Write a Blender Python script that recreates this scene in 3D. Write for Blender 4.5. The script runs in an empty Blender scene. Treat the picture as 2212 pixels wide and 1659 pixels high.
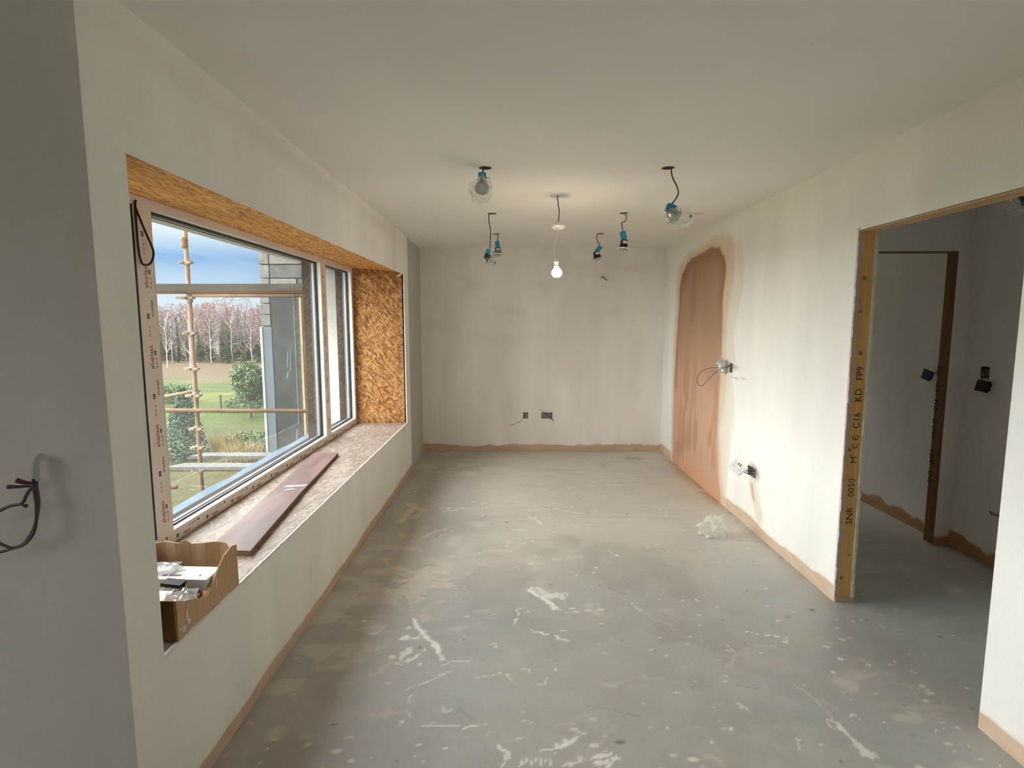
import bpy, bmesh, math, random
import numpy as np
from mathutils import Vector, Matrix
random.seed(7)
SC = bpy.context.scene
COL = SC.collection
PI = math.pi

# ------------------------------------------------------------------ camera, world, sun, exposure
F_PX = 1187.8
cam_d = bpy.data.cameras.new('camera')
cam = bpy.data.objects.new('camera', cam_d)
COL.objects.link(cam)
cam_d.sensor_fit = 'HORIZONTAL'
cam_d.sensor_width = 36.0
cam_d.lens = 36.0 * F_PX / 2212.0
cam_d.clip_start = 0.02
cam_d.clip_end = 600
def cam_matrix(pitch, yaw, roll, h):
    fwd = Vector((math.sin(yaw) * math.cos(pitch), math.cos(yaw) * math.cos(pitch), -math.sin(pitch)))
    right = Vector((math.cos(yaw), -math.sin(yaw), 0))
    up = right.cross(fwd)
    r = math.cos(roll) * right + math.sin(roll) * up
    u = -math.sin(roll) * right + math.cos(roll) * up
    m = Matrix((r, u, -fwd)).transposed().to_4x4()
    m.translation = Vector((0, 0, h))
    return m
cam.matrix_world = cam_matrix(0.1122, -0.0006, -0.0012, 1.5453)
SC.camera = cam

SC.view_settings.view_transform = 'Standard'
SC.view_settings.look = 'None'
SC.view_settings.gamma = 1.0
SC.view_settings.use_curve_mapping = False
SC.view_settings.exposure = 0.04
SC.cycles.max_bounces = 12
SC.cycles.diffuse_bounces = 7
SC.cycles.glossy_bounces = 4
SC.cycles.transmission_bounces = 8
SC.cycles.transparent_max_bounces = 24
SC.cycles.use_denoising = True
SC.cycles.use_adaptive_sampling = True
SC.cycles.adaptive_threshold = 0.015
SC.cycles.sample_clamp_indirect = 6.0

world = bpy.data.worlds.new('sky')
SC.world = world
world.use_nodes = True
def build_world():
    nt = world.node_tree
    nt.nodes.clear()
    N = nt.nodes.new
    L = nt.links.new
    out = N('ShaderNodeOutputWorld')
    bg = N('ShaderNodeBackground')
    tc = N('ShaderNodeTexCoord')
    sep = N('ShaderNodeSeparateXYZ')
    L(tc.outputs['Generated'], sep.inputs[0])
    ramp = N('ShaderNodeValToRGB')              # horizon to zenith
    e = ramp.color_ramp.elements
    e[0].position = 0.0; e[0].color = (0.80, 0.94, 1.05, 1)
    e[1].position = 1.0; e[1].color = (0.66, 0.78, 0.95, 1)
    for p, c in ((0.035, (0.80, 0.94, 1.06)), (0.065, (0.50, 0.72, 1.0)), (0.10, (0.30, 0.56, 0.94)), (0.14, (0.92, 1.06, 1.16)), (0.35, (0.70, 0.80, 0.96))):
        a = e.new(p); a.color = (*c, 1)
    L(sep.outputs['Z'], ramp.inputs[0])
    mp = N('ShaderNodeMapping')
    mp.inputs['Scale'].default_value = (1.6, 1.6, 5.0)
    mp.inputs['Location'].default_value = (0.35, 0.2, 0.1)
    L(tc.outputs['Generated'], mp.inputs[0])
    no = N('ShaderNodeTexNoise')
    no.inputs['Scale'].default_value = 1.5
    no.inputs['Detail'].default_value = 5
    no.inputs['Roughness'].default_value = 0.45
    L(mp.outputs[0], no.inputs[0])
    cr = N('ShaderNodeValToRGB')
    cr.color_ramp.elements[0].position = 0.56
    cr.color_ramp.elements[1].position = 0.85
    L(no.outputs['Fac'], cr.inputs[0])
    mix = N('ShaderNodeMix'); mix.data_type = 'RGBA'
    mix.inputs['B'].default_value = (0.86, 0.96, 1.05, 1)
    L(cr.outputs[0], mix.inputs['Factor'])
    L(ramp.outputs[0], mix.inputs['A'])
    L(mix.outputs['Result'], bg.inputs['Color'])
    bg.inputs['Strength'].default_value = 1.0
    L(bg.outputs[0], out.inputs[0])
build_world()

# broad soft daylight: the sun behind thin cloud, coming in from the window side
sun_d = bpy.data.lights.new('cloud_veiled_sun', 'SUN')
sun_d.energy = 28.0
sun_d.angle = math.radians(130)
sun_d.color = (1.0, 0.995, 0.985)
sun = bpy.data.objects.new('cloud_veiled_sun', sun_d)
COL.objects.link(sun)
sun.rotation_euler = Vector((1.0, -0.03, -0.82)).to_track_quat('-Z', 'Y').to_euler()

# ------------------------------------------------------------------ small helpers
def tag(o, label=None, cat=None, group=None, kind=None):
    if label: o['label'] = label
    if cat: o['category'] = cat
    if group: o['group'] = group
    if kind: o['kind'] = kind
    return o
def empty(name, loc=(0, 0, 0)):
    o = bpy.data.objects.new(name, None)
    o.location = loc
    o.empty_display_size = 0.1
    COL.objects.link(o)
    return o
def link(name, me, mat=None, parent=None, smooth=False):
    if mat is not None:
        for m in (mat if isinstance(mat, (list, tuple)) else [mat]):
            me.materials.append(m)
    o = bpy.data.objects.new(name, me)
    COL.objects.link(o)
    if parent is not None:
        o.parent = parent
        bpy_world = parent_world(parent)
        o.matrix_parent_inverse = bpy_world.inverted()
    if smooth:
        for p in me.polygons: p.use_smooth = True
    return o
def parent_world(p):
    m = Matrix.LocRotScale(p.location, p.rotation_euler, p.scale)
    if p.parent: m = parent_world(p.parent) @ p.matrix_parent_inverse @ m
    return m
class MB:
    """collects shapes and links them as one mesh object"""
    def __init__(s): s.v = []; s.f = []; s.mi = []
    def add(s, vs, fs, mi=0):
        b = len(s.v)
        s.v += [tuple(map(float, v)) for v in vs]
        s.f += [tuple(b + i for i in f) for f in fs]
        s.mi += [mi] * len(fs)
        return s
    def box(s, x0, x1, y0, y1, z0, z1, mi=0):
        vs = [(x, y, z) for x in (x0, x1) for y in (y0, y1) for z in (z0, z1)]
        return s.add(vs, [(0, 1, 3, 2), (4, 6, 7, 5), (0, 4, 5, 1), (2, 3, 7, 6), (0, 2, 6, 4), (1, 5, 7, 3)], mi)
    def hexa(s, q0, q1, mi=0):
        """solid between two quads (lists of 4 points, same winding)"""
        return s.add(list(q0) + list(q1), [(3, 2, 1, 0), (4, 5, 6, 7), (0, 1, 5, 4), (1, 2, 6, 5), (2, 3, 7, 6), (3, 0, 4, 7)], mi)
    def obox(s, c, ax, ay, az, hx, hy, hz, mi=0):
        c, ax, ay, az = Vector(c), Vector(ax).normalized(), Vector(ay).normalized(), Vector(az).normalized()
        q = lambda k: [c + ax * sx * hx + ay * sy * hy + az * k * hz for sx, sy in ((-1, -1), (1, -1), (1, 1), (-1, 1))]
        return s.hexa(q(-1), q(1), mi)
    def tube(s, pts, r, n=8, smooth=True, mi=0):
        P = [Vector(p) for p in pts]
        if smooth and len(P) > 2: P = catmull(P, 5)
        rr = r if isinstance(r, (list, tuple)) else None
        T = [(P[min(i + 1, len(P) - 1)] - P[max(i - 1, 0)]).normalized() for i in range(len(P))]
        up = Vector((0, 0, 1)) if abs(T[0].z) < 0.9 else Vector((1, 0, 0))
        nrm = T[0].cross(up).normalized()
        vs = []; fs = []
        for i, p in enumerate(P):
            nrm = (nrm - T[i] * nrm.dot(T[i])).normalized()
            bn = T[i].cross(nrm)
            ra = r if rr is None else rr[0] + (rr[1] - rr[0]) * i / max(1, len(P) - 1)
            for k in range(n):
                a = 2 * PI * k / n
                vs.append(p + (nrm * math.cos(a) + bn * math.sin(a)) * ra)
        for i in range(len(P) - 1):
            for k in range(n):
                a, b = i * n + k, i * n + (k + 1) % n
                fs.append((a, b, b + n, a + n))
        fs.append(tuple(range(n))[::-1]); fs.append(tuple(range(len(vs) - n, len(vs))))
        return s.add(vs, fs, mi)
    def lathe(s, c, axis, prof, n=24, mi=0, caps=True):
        c = Vector(c); ax = Vector(axis).normalized()
        u = ax.cross(Vector((0, 0, 1)) if abs(ax.z) < 0.9 else Vector((1, 0, 0))).normalized(); w = ax.cross(u)
        vs = []; fs = []
        for (r, h) in prof:
            for k in range(n):
                a = 2 * PI * k / n
                vs.append(c + ax * h + (u * math.cos(a) + w * math.sin(a)) * r)
        for i in range(len(prof) - 1):
            for k in range(n):
                a, b = i * n + k, i * n + (k + 1) % n
                fs.append((a, b, b + n, a + n))
        if caps: fs.append(tuple(range(n))[::-1]); fs.append(tuple(range(len(vs) - n, len(vs))))
        return s.add(vs, fs, mi)
    def build(s, name, mat=None, parent=None, smooth=False, bevel=0, fix=True):
        me = bpy.data.meshes.new(name)
        me.from_pydata(s.v, [], s.f)
        if len(set(s.mi)) > 1: me.polygons.foreach_set('material_index', s.mi)
        if fix:
            bm = bmesh.new(); bm.from_mesh(me); bmesh.ops.recalc_face_normals(bm, faces=bm.faces)
            bm.to_mesh(me); bm.free()
        o = link(name, me, mat, parent, smooth)
        if bevel:
            m = o.modifiers.new('bevel', 'BEVEL'); m.width = bevel; m.segments = 2; m.limit_method = 'ANGLE'
        return o
def catmull(P, k):
    out = []
    for i in range(len(P) - 1):
        p0, p1, p2, p3 = P[max(i - 1, 0)], P[i], P[i + 1], P[min(i + 2, len(P) - 1)]
        for j in range(k):
            t = j / k
            out.append(0.5 * ((2 * p1) + (p2 - p0) * t + (2 * p0 - 5 * p1 + 4 * p2 - p3) * t * t + (3 * p1 - p0 - 3 * p2 + p3) * t ** 3))
    out.append(P[-1])
    return out
def text_obj(name, s, size, origin, xdir, ydir, mat, parent, bold=0.0):
    cu = bpy.data.curves.new('lettering', 'FONT')
    cu.body = s; cu.size = size; cu.extrude = 0.0002; cu.resolution_u = 2
    cu.offset = bold; cu.align_y = 'BOTTOM_BASELINE'
    t = bpy.data.objects.new('lettering', cu); COL.objects.link(t)
    dg = bpy.context.evaluated_depsgraph_get(); dg.update()
    me = bpy.data.meshes.new_from_object(t.evaluated_get(dg))
    bpy.data.objects.remove(t)
    x, y = Vector(xdir).normalized(), Vector(ydir).normalized(); z = x.cross(y)
    M = Matrix((x, y, z)).transposed().to_4x4(); M.translation = Vector(origin)
    me.transform(M); me.materials.clear()
    return link(name, me, mat, parent)

# numpy value noise
def _hash(ix, iy, seed):
    h = (ix.astype(np.int64) * 374761393 + iy.astype(np.int64) * 668265263 + seed * 1442695041) & 0x7fffffff
    h = ((h ^ (h >> 13)) * 1274126177) & 0x7fffffff
    return ((h ^ (h >> 16)) & 0xffff) / 65535.0
def vn(x, y, seed=0):
    ix, iy = np.floor(x), np.floor(y); fx, fy = x - ix, y - iy
    fx = fx * fx * (3 - 2 * fx); fy = fy * fy * (3 - 2 * fy)
    a, b = _hash(ix, iy, seed), _hash(ix + 1, iy, seed); c, d = _hash(ix, iy + 1, seed), _hash(ix + 1, iy + 1, seed)
    return (a * (1 - fx) + b * fx) * (1 - fy) + (c * (1 - fx) + d * fx) * fy
def fbm(x, y, seed=0, o=4):
    s = 0; a = 0.5; t = 0
    for k in range(o):
        s = s + a * vn(x * 2 ** k + 13.7 * k, y * 2 ** k + 7.1 * k, seed + k); t += a; a *= 0.5
    return s / t
def sstep(a, b, x):
    t = np.clip((x - a) / (b - a), 0, 1); return t * t * (3 - 2 * t)
def lerp(a, b, t):
    return a * (1 - t[:, None]) + np.asarray(b)[None, :] * t[:, None] if np.ndim(b) == 1 else a * (1 - t[:, None]) + b * t[:, None]
def seg_dist(x, y, pts):
    d = np.full(x.shape, 1e9)
    for (x0, y0), (x1, y1) in zip(pts[:-1], pts[1:]):
        dx, dy = x1 - x0, y1 - y0; q = dx * dx + dy * dy + 1e-12
        t = np.clip(((x - x0) * dx + (y - y0) * dy) / q, 0, 1)
        d = np.minimum(d, np.hypot(x - x0 - t * dx, y - y0 - t * dy))
    return d
def poly_sd(x, y, pts):
    d = seg_dist(x, y, pts + [pts[0]])
    ins = np.zeros(x.shape, bool)
    n = len(pts)
    for i in range(n):
        x0, y0 = pts[i]; x1, y1 = pts[(i + 1) % n]
        c = ((y0 > y) != (y1 > y)) & (x < (x1 - x0) * (y - y0) / ((y1 - y0) or 1e-12) + x0)
        ins ^= c
    return np.where(ins, -d, d)

# ------------------------------------------------------------------ materials
def nmat(name):
    m = bpy.data.materials.new(name); m.use_nodes = True
    nt = m.node_tree; b = nt.nodes['Principled BSDF']
    return m, nt, b
def simple(name, col, rough=0.6, metal=0.0, spec=0.4, noise=0.0, scale=30, bump=0.0, emit=None, strength=0, stretch=(1, 1, 1)):
    m, nt, b = nmat(name)
    b.inputs['Base Color'].default_value = (*col, 1); b.inputs['Roughness'].default_value = rough
    b.inputs['Metallic'].default_value = metal; b.inputs['Specular IOR Level'].default_value = spec
    if emit: b.inputs['Emission Color'].default_value = (*emit, 1); b.inputs['Emission Strength'].default_value = strength
    if noise or bump:
        tc = nt.nodes.new('ShaderNodeTexCoord'); mp = nt.nodes.new('ShaderNodeMapping'); mp.inputs['Scale'].default_value = stretch
        no = nt.nodes.new('ShaderNodeTexNoise'); no.inputs['Scale'].default_value = scale; no.inputs['Detail'].default_value = 5
        nt.links.new(tc.outputs['Object'], mp.inputs[0]); nt.links.new(mp.outputs[0], no.inputs[0])
        if noise:
            r = nt.nodes.new('ShaderNodeValToRGB')
            r.color_ramp.elements[0].color = (*[c * (1 - noise) for c in col], 1); r.color_ramp.elements[0].position = 0.3
            r.color_ramp.elements[1].color = (*[min(1, c * (1 + noise)) for c in col], 1); r.color_ramp.elements[1].position = 0.7
            nt.links.new(no.outputs['Fac'], r.inputs[0]); nt.links.new(r.outputs[0], b.inputs['Base Color'])
        if bump:
            bp = nt.nodes.new('ShaderNodeBump'); bp.inputs['Strength'].default_value = bump; bp.inputs['Distance'].default_value = 0.004
            nt.links.new(no.outputs['Fac'], bp.inputs['Height']); nt.links.new(bp.outputs[0], b.inputs['Normal'])
    return m
def attr_mat(name, rough=0.8, spec=0.3, var=0.04, scale=60, bump=0.08, bdist=0.002):
    """base colour from the mesh's own colour attribute (paint, bare plaster, stains), fine grain on top"""
    m, nt, b = nmat(name)
    at = nt.nodes.new('ShaderNodeAttribute'); at.attribute_name = 'Col'
    tc = nt.nodes.new('ShaderNodeTexCoord'); no = nt.nodes.new('ShaderNodeTexNoise')
    no.inputs['Scale'].default_value = scale; no.inputs['Detail'].default_value = 6
    nt.links.new(tc.outputs['Object'], no.inputs[0])
    mr = nt.nodes.new('ShaderNodeMapRange'); mr.inputs['To Min'].default_value = 1 - var; mr.inputs['To Max'].default_value = 1 + var
    nt.links.new(no.outputs['Fac'], mr.inputs[0])
    mul = nt.nodes.new('ShaderNodeVectorMath'); mul.operation = 'SCALE'
    nt.links.new(at.outputs['Color'], mul.inputs[0]); nt.links.new(mr.outputs[0], mul.inputs['Scale'])
    nt.links.new(mul.outputs[0], b.inputs['Base Color'])
    b.inputs['Roughness'].default_value = rough; b.inputs['Specular IOR Level'].default_value = spec
    bp = nt.nodes.new('ShaderNodeBump'); bp.inputs['Strength'].default_value = bump; bp.inputs['Distance'].default_value = bdist
    nt.links.new(no.outputs['Fac'], bp.inputs['Height']); nt.links.new(bp.outputs[0], b.inputs['Normal'])
    return m
def osb(name, axes, ramp, angs, stretch, scale, rough=0.65, dust=0.0, dustcol=(0.62, 0.55, 0.5)):
    """layered wood strands: voronoi cells stretched along several directions"""
    m, nt, b = nmat(name); N = nt.nodes.new; L = nt.links.new
    tc = N('ShaderNodeTexCoord'); sp = N('ShaderNodeSeparateXYZ'); L(tc.outputs['Object'], sp.inputs[0])
    cb = N('ShaderNodeCombineXYZ'); L(sp.outputs[axes[0]], cb.inputs['X']); L(sp.outputs[axes[1]], cb.inputs['Y'])
    prev = None
    for k, a in enumerate(angs):
        rot = N('ShaderNodeVectorRotate'); rot.rotation_type = 'Z_AXIS'; rot.inputs['Angle'].default_value = a
        L(cb.outputs[0], rot.inputs['Vector'])
        mp = N('ShaderNodeMapping'); mp.inputs['Scale'].default_value = (scale, scale * stretch, 1); mp.inputs['Location'].default_value = (k * 3.3, k * 1.7, 0)
        L(rot.outputs[0], mp.inputs[0])
        vo = N('ShaderNodeTexVoronoi'); vo.voronoi_dimensions = '2D'; vo.inputs['Scale'].default_value = 1.0
        L(mp.outputs[0], vo.inputs['Vector'])
        sc = N('ShaderNodeSeparateColor'); L(vo.outputs['Color'], sc.inputs[0])
        if prev is None: prev = sc.outputs[0]
        else:
            gt = N('ShaderNodeMath'); gt.operation = 'GREATER_THAN'; gt.inputs[1].default_value = 0.52; L(sc.outputs[1], gt.inputs[0])
            mx = N('ShaderNodeMix'); L(gt.outputs[0], mx.inputs[0]); L(prev, mx.inputs[2]); L(sc.outputs[0], mx.inputs[3]); prev = mx.outputs[0]
    no = N('ShaderNodeTexNoise'); no.inputs['Scale'].default_value = 3.2; no.inputs['Detail'].default_value = 6; L(tc.outputs['Object'], no.inputs[0])
    ad = N('ShaderNodeMath'); ad.operation = 'MULTIPLY_ADD'; L(no.outputs['Fac'], ad.inputs[0]); ad.inputs[1].default_value = 0.5; ad.inputs[2].default_value = -0.25
    a2 = N('ShaderNodeMath'); a2.operation = 'ADD'; L(prev, a2.inputs[0]); L(ad.outputs[0], a2.inputs[1])
    r = N('ShaderNodeValToRGB'); r.color_ramp.elements[0].color = (*ramp[0], 1); r.color_ramp.elements[1].color = (*ramp[-1], 1)
    for i, c in enumerate(ramp[1:-1]):
        e = r.color_ramp.elements.new((i + 1) / (len(ramp) - 1)); e.color = (*c, 1)
    L(a2.outputs[0], r.inputs[0]); colout = r.outputs[0]
    if dust:
        n2 = N('ShaderNodeTexNoise'); n2.inputs['Scale'].default_value = 5; n2.inputs['Detail'].default_value = 8; L(tc.outputs['Object'], n2.inputs[0])
        mr = N('ShaderNodeMapRange'); mr.inputs['From Min'].default_value = 0.35; mr.inputs['From Max'].default_value = 0.65
        mr.inputs['To Min'].default_value = dust * 0.5; mr.inputs['To Max'].default_value = dust; L(n2.outputs['Fac'], mr.inputs[0])
        mx = N('ShaderNodeMix'); mx.data_type = 'RGBA'; L(mr.outputs[0], mx.inputs['Factor']); L(colout, mx.inputs['A']); mx.inputs['B'].default_value = (*dustcol, 1)
        colout = mx.outputs['Result']
    L(colout, b.inputs['Base Color']); b.inputs['Roughness'].default_value = rough; b.inputs['Specular IOR Level'].default_value = 0.3
    bp = N('ShaderNodeBump'); bp.inputs['Strength'].default_value = 0.25; bp.inputs['Distance'].default_value = 0.002
    L(prev, bp.inputs['Height']); L(bp.outputs[0], b.inputs['Normal'])
    return m
def timber(name, col, dark, axis='Z', knots=()):
    m, nt, b = nmat(name); N = nt.nodes.new; L = nt.links.new
    tc = N('ShaderNodeTexCoord'); mp = N('ShaderNodeMapping'); s = {'X': (2, 60, 60), 'Y': (60, 2, 60), 'Z': (60, 60, 2)}[axis]
    mp.inputs['Scale'].default_value = s; L(tc.outputs['Object'], mp.inputs[0])
    no = N('ShaderNodeTexNoise'); no.inputs['Scale'].default_value = 1.0; no.inputs['Detail'].default_value = 5; no.inputs['Distortion'].default_value = 0.6
    L(mp.outputs[0], no.inputs[0])
    r = N('ShaderNodeValToRGB'); r.color_ramp.elements[0].color = (*dark, 1); r.color_ramp.elements[0].position = 0.25
    r.color_ramp.elements[1].color = (*col, 1); r.color_ramp.elements[1].position = 0.65
    L(no.outputs['Fac'], r.inputs[0]); out = r.outputs[0]
    for (kx, ky, kz, rad) in knots:
        ds = N('ShaderNodeVectorMath'); ds.operation = 'DISTANCE'; ds.inputs[1].default_value = (kx, ky, kz); L(tc.outputs['Object'], ds.inputs[0])
        mr = N('ShaderNodeMapRange'); mr.inputs['From Min'].default_value = rad * 0.5; mr.inputs['From Max'].default_value = rad; mr.inputs['To Min'].default_value = 0.8; mr.inputs['To Max'].default_value = 0
        L(ds.outputs['Value'], mr.inputs[0])
        mx = N('ShaderNodeMix'); mx.data_type = 'RGBA'; L(mr.outputs[0], mx.inputs['Factor']); L(out, mx.inputs['A']); mx.inputs['B'].default_value = (dark[0] * 0.4, dark[1] * 0.35, dark[2] * 0.3, 1); out = mx.outputs['Result']
    L(out, b.inputs['Base Color']); b.inputs['Roughness'].default_value = 0.6; b.inputs['Specular IOR Level'].default_value = 0.25
    return m
def clear_film(name, tint=(1, 1, 1), opaque=0.15, gloss=0.15, rough=0.1, haze=(0.8, 0.8, 0.78)):
    """thin clear sheet: mostly transparent, part glossy, part milky"""
    m = bpy.data.materials.new(name); m.use_nodes = True; nt = m.node_tree; nt.nodes.clear(); N = nt.nodes.new; L = nt.links.new
    out = N('ShaderNodeOutputMaterial'); tr = N('ShaderNodeBsdfTransparent'); tr.inputs[0].default_value = (*tint, 1)
    df = N('ShaderNodeBsdfDiffuse'); df.inputs[0].default_value = (*haze, 1)
    tl = N('ShaderNodeBsdfTranslucent'); tl.inputs[0].default_value = (*haze, 1)
    ad = N('ShaderNodeMixShader'); ad.inputs[0].default_value = 0.5; L(df.outputs[0], ad.inputs[1]); L(tl.outputs[0], ad.inputs[2])
    m1 = N('ShaderNodeMixShader'); m1.inputs[0].default_value = opaque; L(tr.outputs[0], m1.inputs[1]); L(ad.outputs[0], m1.inputs[2])
    gl = N('ShaderNodeBsdfGlossy'); gl.inputs['Roughness'].default_value = rough; gl.inputs[0].default_value = (1, 1, 1, 1)
    lw = N('ShaderNodeLayerWeight'); lw.inputs[0].default_value = gloss + 0.15
    mu = N('ShaderNodeMath'); mu.operation = 'MULTIPLY'; mu.inputs[1].default_value = 0.7; L(lw.outputs['Facing'], mu.inputs[0])
    m2 = N('ShaderNodeMixShader'); L(mu.outputs[0], m2.inputs[0]); L(m1.outputs[0], m2.inputs[1]); L(gl.outputs[0], m2.inputs[2])
    L(m2.outputs[0], out.inputs[0])
    return m
def pane_mat(name):
    m = bpy.data.materials.new(name); m.use_nodes = True; nt = m.node_tree; nt.nodes.clear(); N = nt.nodes.new; L = nt.links.new
    out = N('ShaderNodeOutputMaterial'); tr = N('ShaderNodeBsdfTransparent'); tr.inputs[0].default_value = (0.95, 0.97, 0.96, 1)
    df = N('ShaderNodeBsdfDiffuse'); df.inputs[0].default_value = (0.75, 0.78, 0.76, 1)
    tl = N('ShaderNodeBsdfTranslucent'); tl.inputs[0].default_value = (0.75, 0.78, 0.76, 1)
    ad = N('ShaderNodeMixShader'); ad.inputs[0].default_value = 0.5; L(df.outputs[0], ad.inputs[1]); L(tl.outputs[0], ad.inputs[2])
    # dusty glass: a faint uneven film of site dust
    tc = N('ShaderNodeTexCoord'); no = N('ShaderNodeTexNoise'); no.inputs['Scale'].default_value = 2.5; no.inputs['Detail'].default_value = 8; L(tc.outputs['Object'], no.inputs[0])
    mr = N('ShaderNodeMapRange'); mr.inputs['From Min'].default_value = 0.35; mr.inputs['From Max'].default_value = 0.7; mr.inputs['To Min'].default_value = 0.008; mr.inputs['To Max'].default_value = 0.025; L(no.outputs['Fac'], mr.inputs[0])
    m1 = N('ShaderNodeMixShader'); L(mr.outputs[0], m1.inputs[0]); L(tr.outputs[0], m1.inputs[1]); L(ad.outputs[0], m1.inputs[2])
    gl = N('ShaderNodeBsdfGlossy'); gl.inputs['Roughness'].default_value = 0.0; gl.inputs[0].default_value = (1, 1, 1, 1)
    fr = N('ShaderNodeFresnel'); fr.inputs['IOR'].default_value = 1.5
    ge = N('ShaderNodeNewGeometry'); iv = N('ShaderNodeMath'); iv.operation = 'SUBTRACT'; iv.inputs[0].default_value = 1.0; L(ge.outputs['Backfacing'], iv.inputs[1])
    mu = N('ShaderNodeMath'); mu.operation = 'MULTIPLY'; L(fr.outputs[0], mu.inputs[0]); L(iv.outputs[0], mu.inputs[1])
    m2 = N('ShaderNodeMixShader'); L(mu.outputs[0], m2.inputs[0]); L(m1.outputs[0], m2.inputs[1]); L(gl.outputs[0], m2.inputs[2])
    L(m2.outputs[0], out.inputs[0])
    return m

M_PLASTER = attr_mat('painted_plaster')
M_FLOOR = attr_mat('concrete_screed', rough=0.42, spec=0.6, var=0.10, scale=45, bump=0.15)
M_GROUND = attr_mat('rough_grassland', rough=0.95, spec=0.1, var=0.25, scale=2.5, bump=0.6, bdist=0.15)
M_OSB_PANEL = osb('osb_reveal', ('X', 'Z'), [(0.16, 0.058, 0.015), (0.32, 0.135, 0.035), (0.45, 0.22, 0.07), (0.56, 0.33, 0.15)], [0.3, 1.35, 2.3, 0.9], 3.2, 26)
M_OSB_SOFFIT = osb('osb_soffit', ('Y', 'X'), [(0.45, 0.17, 0.045), (0.62, 0.28, 0.07), (0.74, 0.36, 0.10), (0.84, 0.48, 0.17)], [0.05, -0.12, 0.2], 5.0, 17)
M_OSB_SILL = osb('osb_sill_dusty', ('Y', 'X'), [(0.09, 0.05, 0.035), (0.20, 0.13, 0.10), (0.30, 0.225, 0.18), (0.42, 0.345, 0.30)], [0.1, 0.5, -0.3], 4.5, 19, rough=0.5, dust=0.5, dustcol=(0.40, 0.345, 0.30))
M_TIMBER = timber('sawn_timber', (0.90, 0.58, 0.23), (0.72, 0.42, 0.15), 'Z', [(1.83, 2.9, 1.77, 0.014), (1.82, 2.9, 1.60, 0.012), (1.835, 2.9, 1.38, 0.016), (1.812, 2.9, 0.86, 0.015), (1.815, 2.9, 0.14, 0.013), (1.85, 2.9, 0.27, 0.008), (1.80, 2.9, 0.28, 0.007)])
M_TIMBER_Y = timber('sawn_timber_head', (0.66, 0.45, 0.24), (0.5, 0.33, 0.17), 'Y')
M_TIMBER_DK = timber('stained_timber', (0.26, 0.13, 0.05), (0.14, 0.07, 0.03), 'Z')
M_FRAME = simple('window_film_white', (0.84, 0.765, 0.70), 0.45, spec=0.4, noise=0.03, scale=8)
M_BEAD = simple('white_pvc', (0.82, 0.81, 0.78), 0.3, spec=0.5)
M_FRAME_OUT = simple('dark_outer_frame', (0.035, 0.032, 0.03), 0.9, spec=0.03)
M_GASKET = simple('black_rubber', (0.012, 0.012, 0.014), 0.5)
M_SPACER = simple('aluminium_spacer', (0.35, 0.38, 0.42), 0.35, metal=0.8)
M_GLASS = pane_mat('dusty_window_glass')
M_RED = simple('red_print', (0.32, 0.05, 0.04), 0.6)
M_GREY = simple('grey_print', (0.12, 0.11, 0.11), 0.6)
M_INK = simple('black_stamp_ink', (0.09, 0.05, 0.025), 0.8)
M_SILL_OUT = simple('pale_blue_membrane', (0.085, 0.125, 0.165), 0.75, spec=0.15, noise=0.15, scale=6)
M_CABLE = simple('grey_cable', (0.10, 0.085, 0.075), 0.5)
M_CABLE_BLK = simple('black_cable', (0.02, 0.015, 0.016), 0.45)
M_WHITE = simple('white_plastic', (0.80, 0.79, 0.76), 0.35, spec=0.5)
M_BLUE = simple('blue_driver_plastic', (0.02, 0.27, 0.50), 0.4, spec=0.5)
M_BLACK = simple('black_can_metal', (0.018, 0.013, 0.014), 0.4)
M_STEEL = simple('galvanised_back_box', (0.42, 0.41, 0.40), 0.45, metal=0.6, noise=0.2, scale=40)
M_ALU = simple('brushed_reflector', (0.34, 0.35, 0.35), 0.35, metal=0.7)
M_BAG = clear_film('clear_polythene', opaque=0.13, gloss=0.2, haze=(0.75, 0.75, 0.72))
M_BAG_MILKY = clear_film('milky_polythene', opaque=0.5, gloss=0.25, haze=(0.88, 0.9, 0.9))
M_CARD = simple('corrugated_cardboard', (0.55, 0.37, 0.22), 0.85, noise=0.14, scale=9, stretch=(40, 40, 3), bump=0.2)
M_CARD_DK = simple('brown_cardboard_face', (0.34, 0.18, 0.07), 0.8, noise=0.15, scale=6)
M_PAPER = simple('white_carton', (0.82, 0.82, 0.82), 0.5)
M_LAM = simple('reddish_laminate', (0.165, 0.10, 0.092), 0.5, spec=0.2, noise=0.35, scale=1.6, stretch=(7, 1.0, 7))
M_LAM_CORE = simple('plywood_core', (0.22, 0.12, 0.07), 0.7, noise=0.2, scale=90)
M_RUST = simple('rusty_scaffold_tube', (0.24, 0.14, 0.078), 0.7, spec=0.2, noise=0.25, scale=7)
M_COUPLER = simple('weathered_coupler', (0.30, 0.22, 0.14), 0.7, noise=0.3, scale=20)
M_BOARD = simple('mossy_scaffold_board', (0.05, 0.043, 0.03), 0.85, noise=0.3, scale=6, stretch=(1, 8, 8))
M_PLANK = simple('plaster_caked_plank', (0.13, 0.13, 0.12), 0.9, spec=0.1, noise=0.3, scale=25, bump=0.3)
M_STONE = simple('grey_stone', (0.11, 0.113, 0.11), 0.9, noise=0.3, scale=9, bump=0.6)
M_STONE_LT = simple('limewashed_stone', (0.19, 0.185, 0.17), 0.9, noise=0.28, scale=10, bump=0.6)
M_NET = simple('grey_breather_sheet', (0.035, 0.042, 0.04), 0.75, noise=0.25, scale=5)
M_SHEATH = simple('pale_blue_sheathing', (0.12, 0.15, 0.165), 0.7, noise=0.08, scale=5)
M_LIGHTRIM = simple('white_corner_strip', (0.45, 0.48, 0.47), 0.6)
M_BROWNWALL = simple('rust_stained_render', (0.13, 0.092, 0.055), 0.85, noise=0.35, scale=4, stretch=(3, 3, 0.8))

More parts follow.
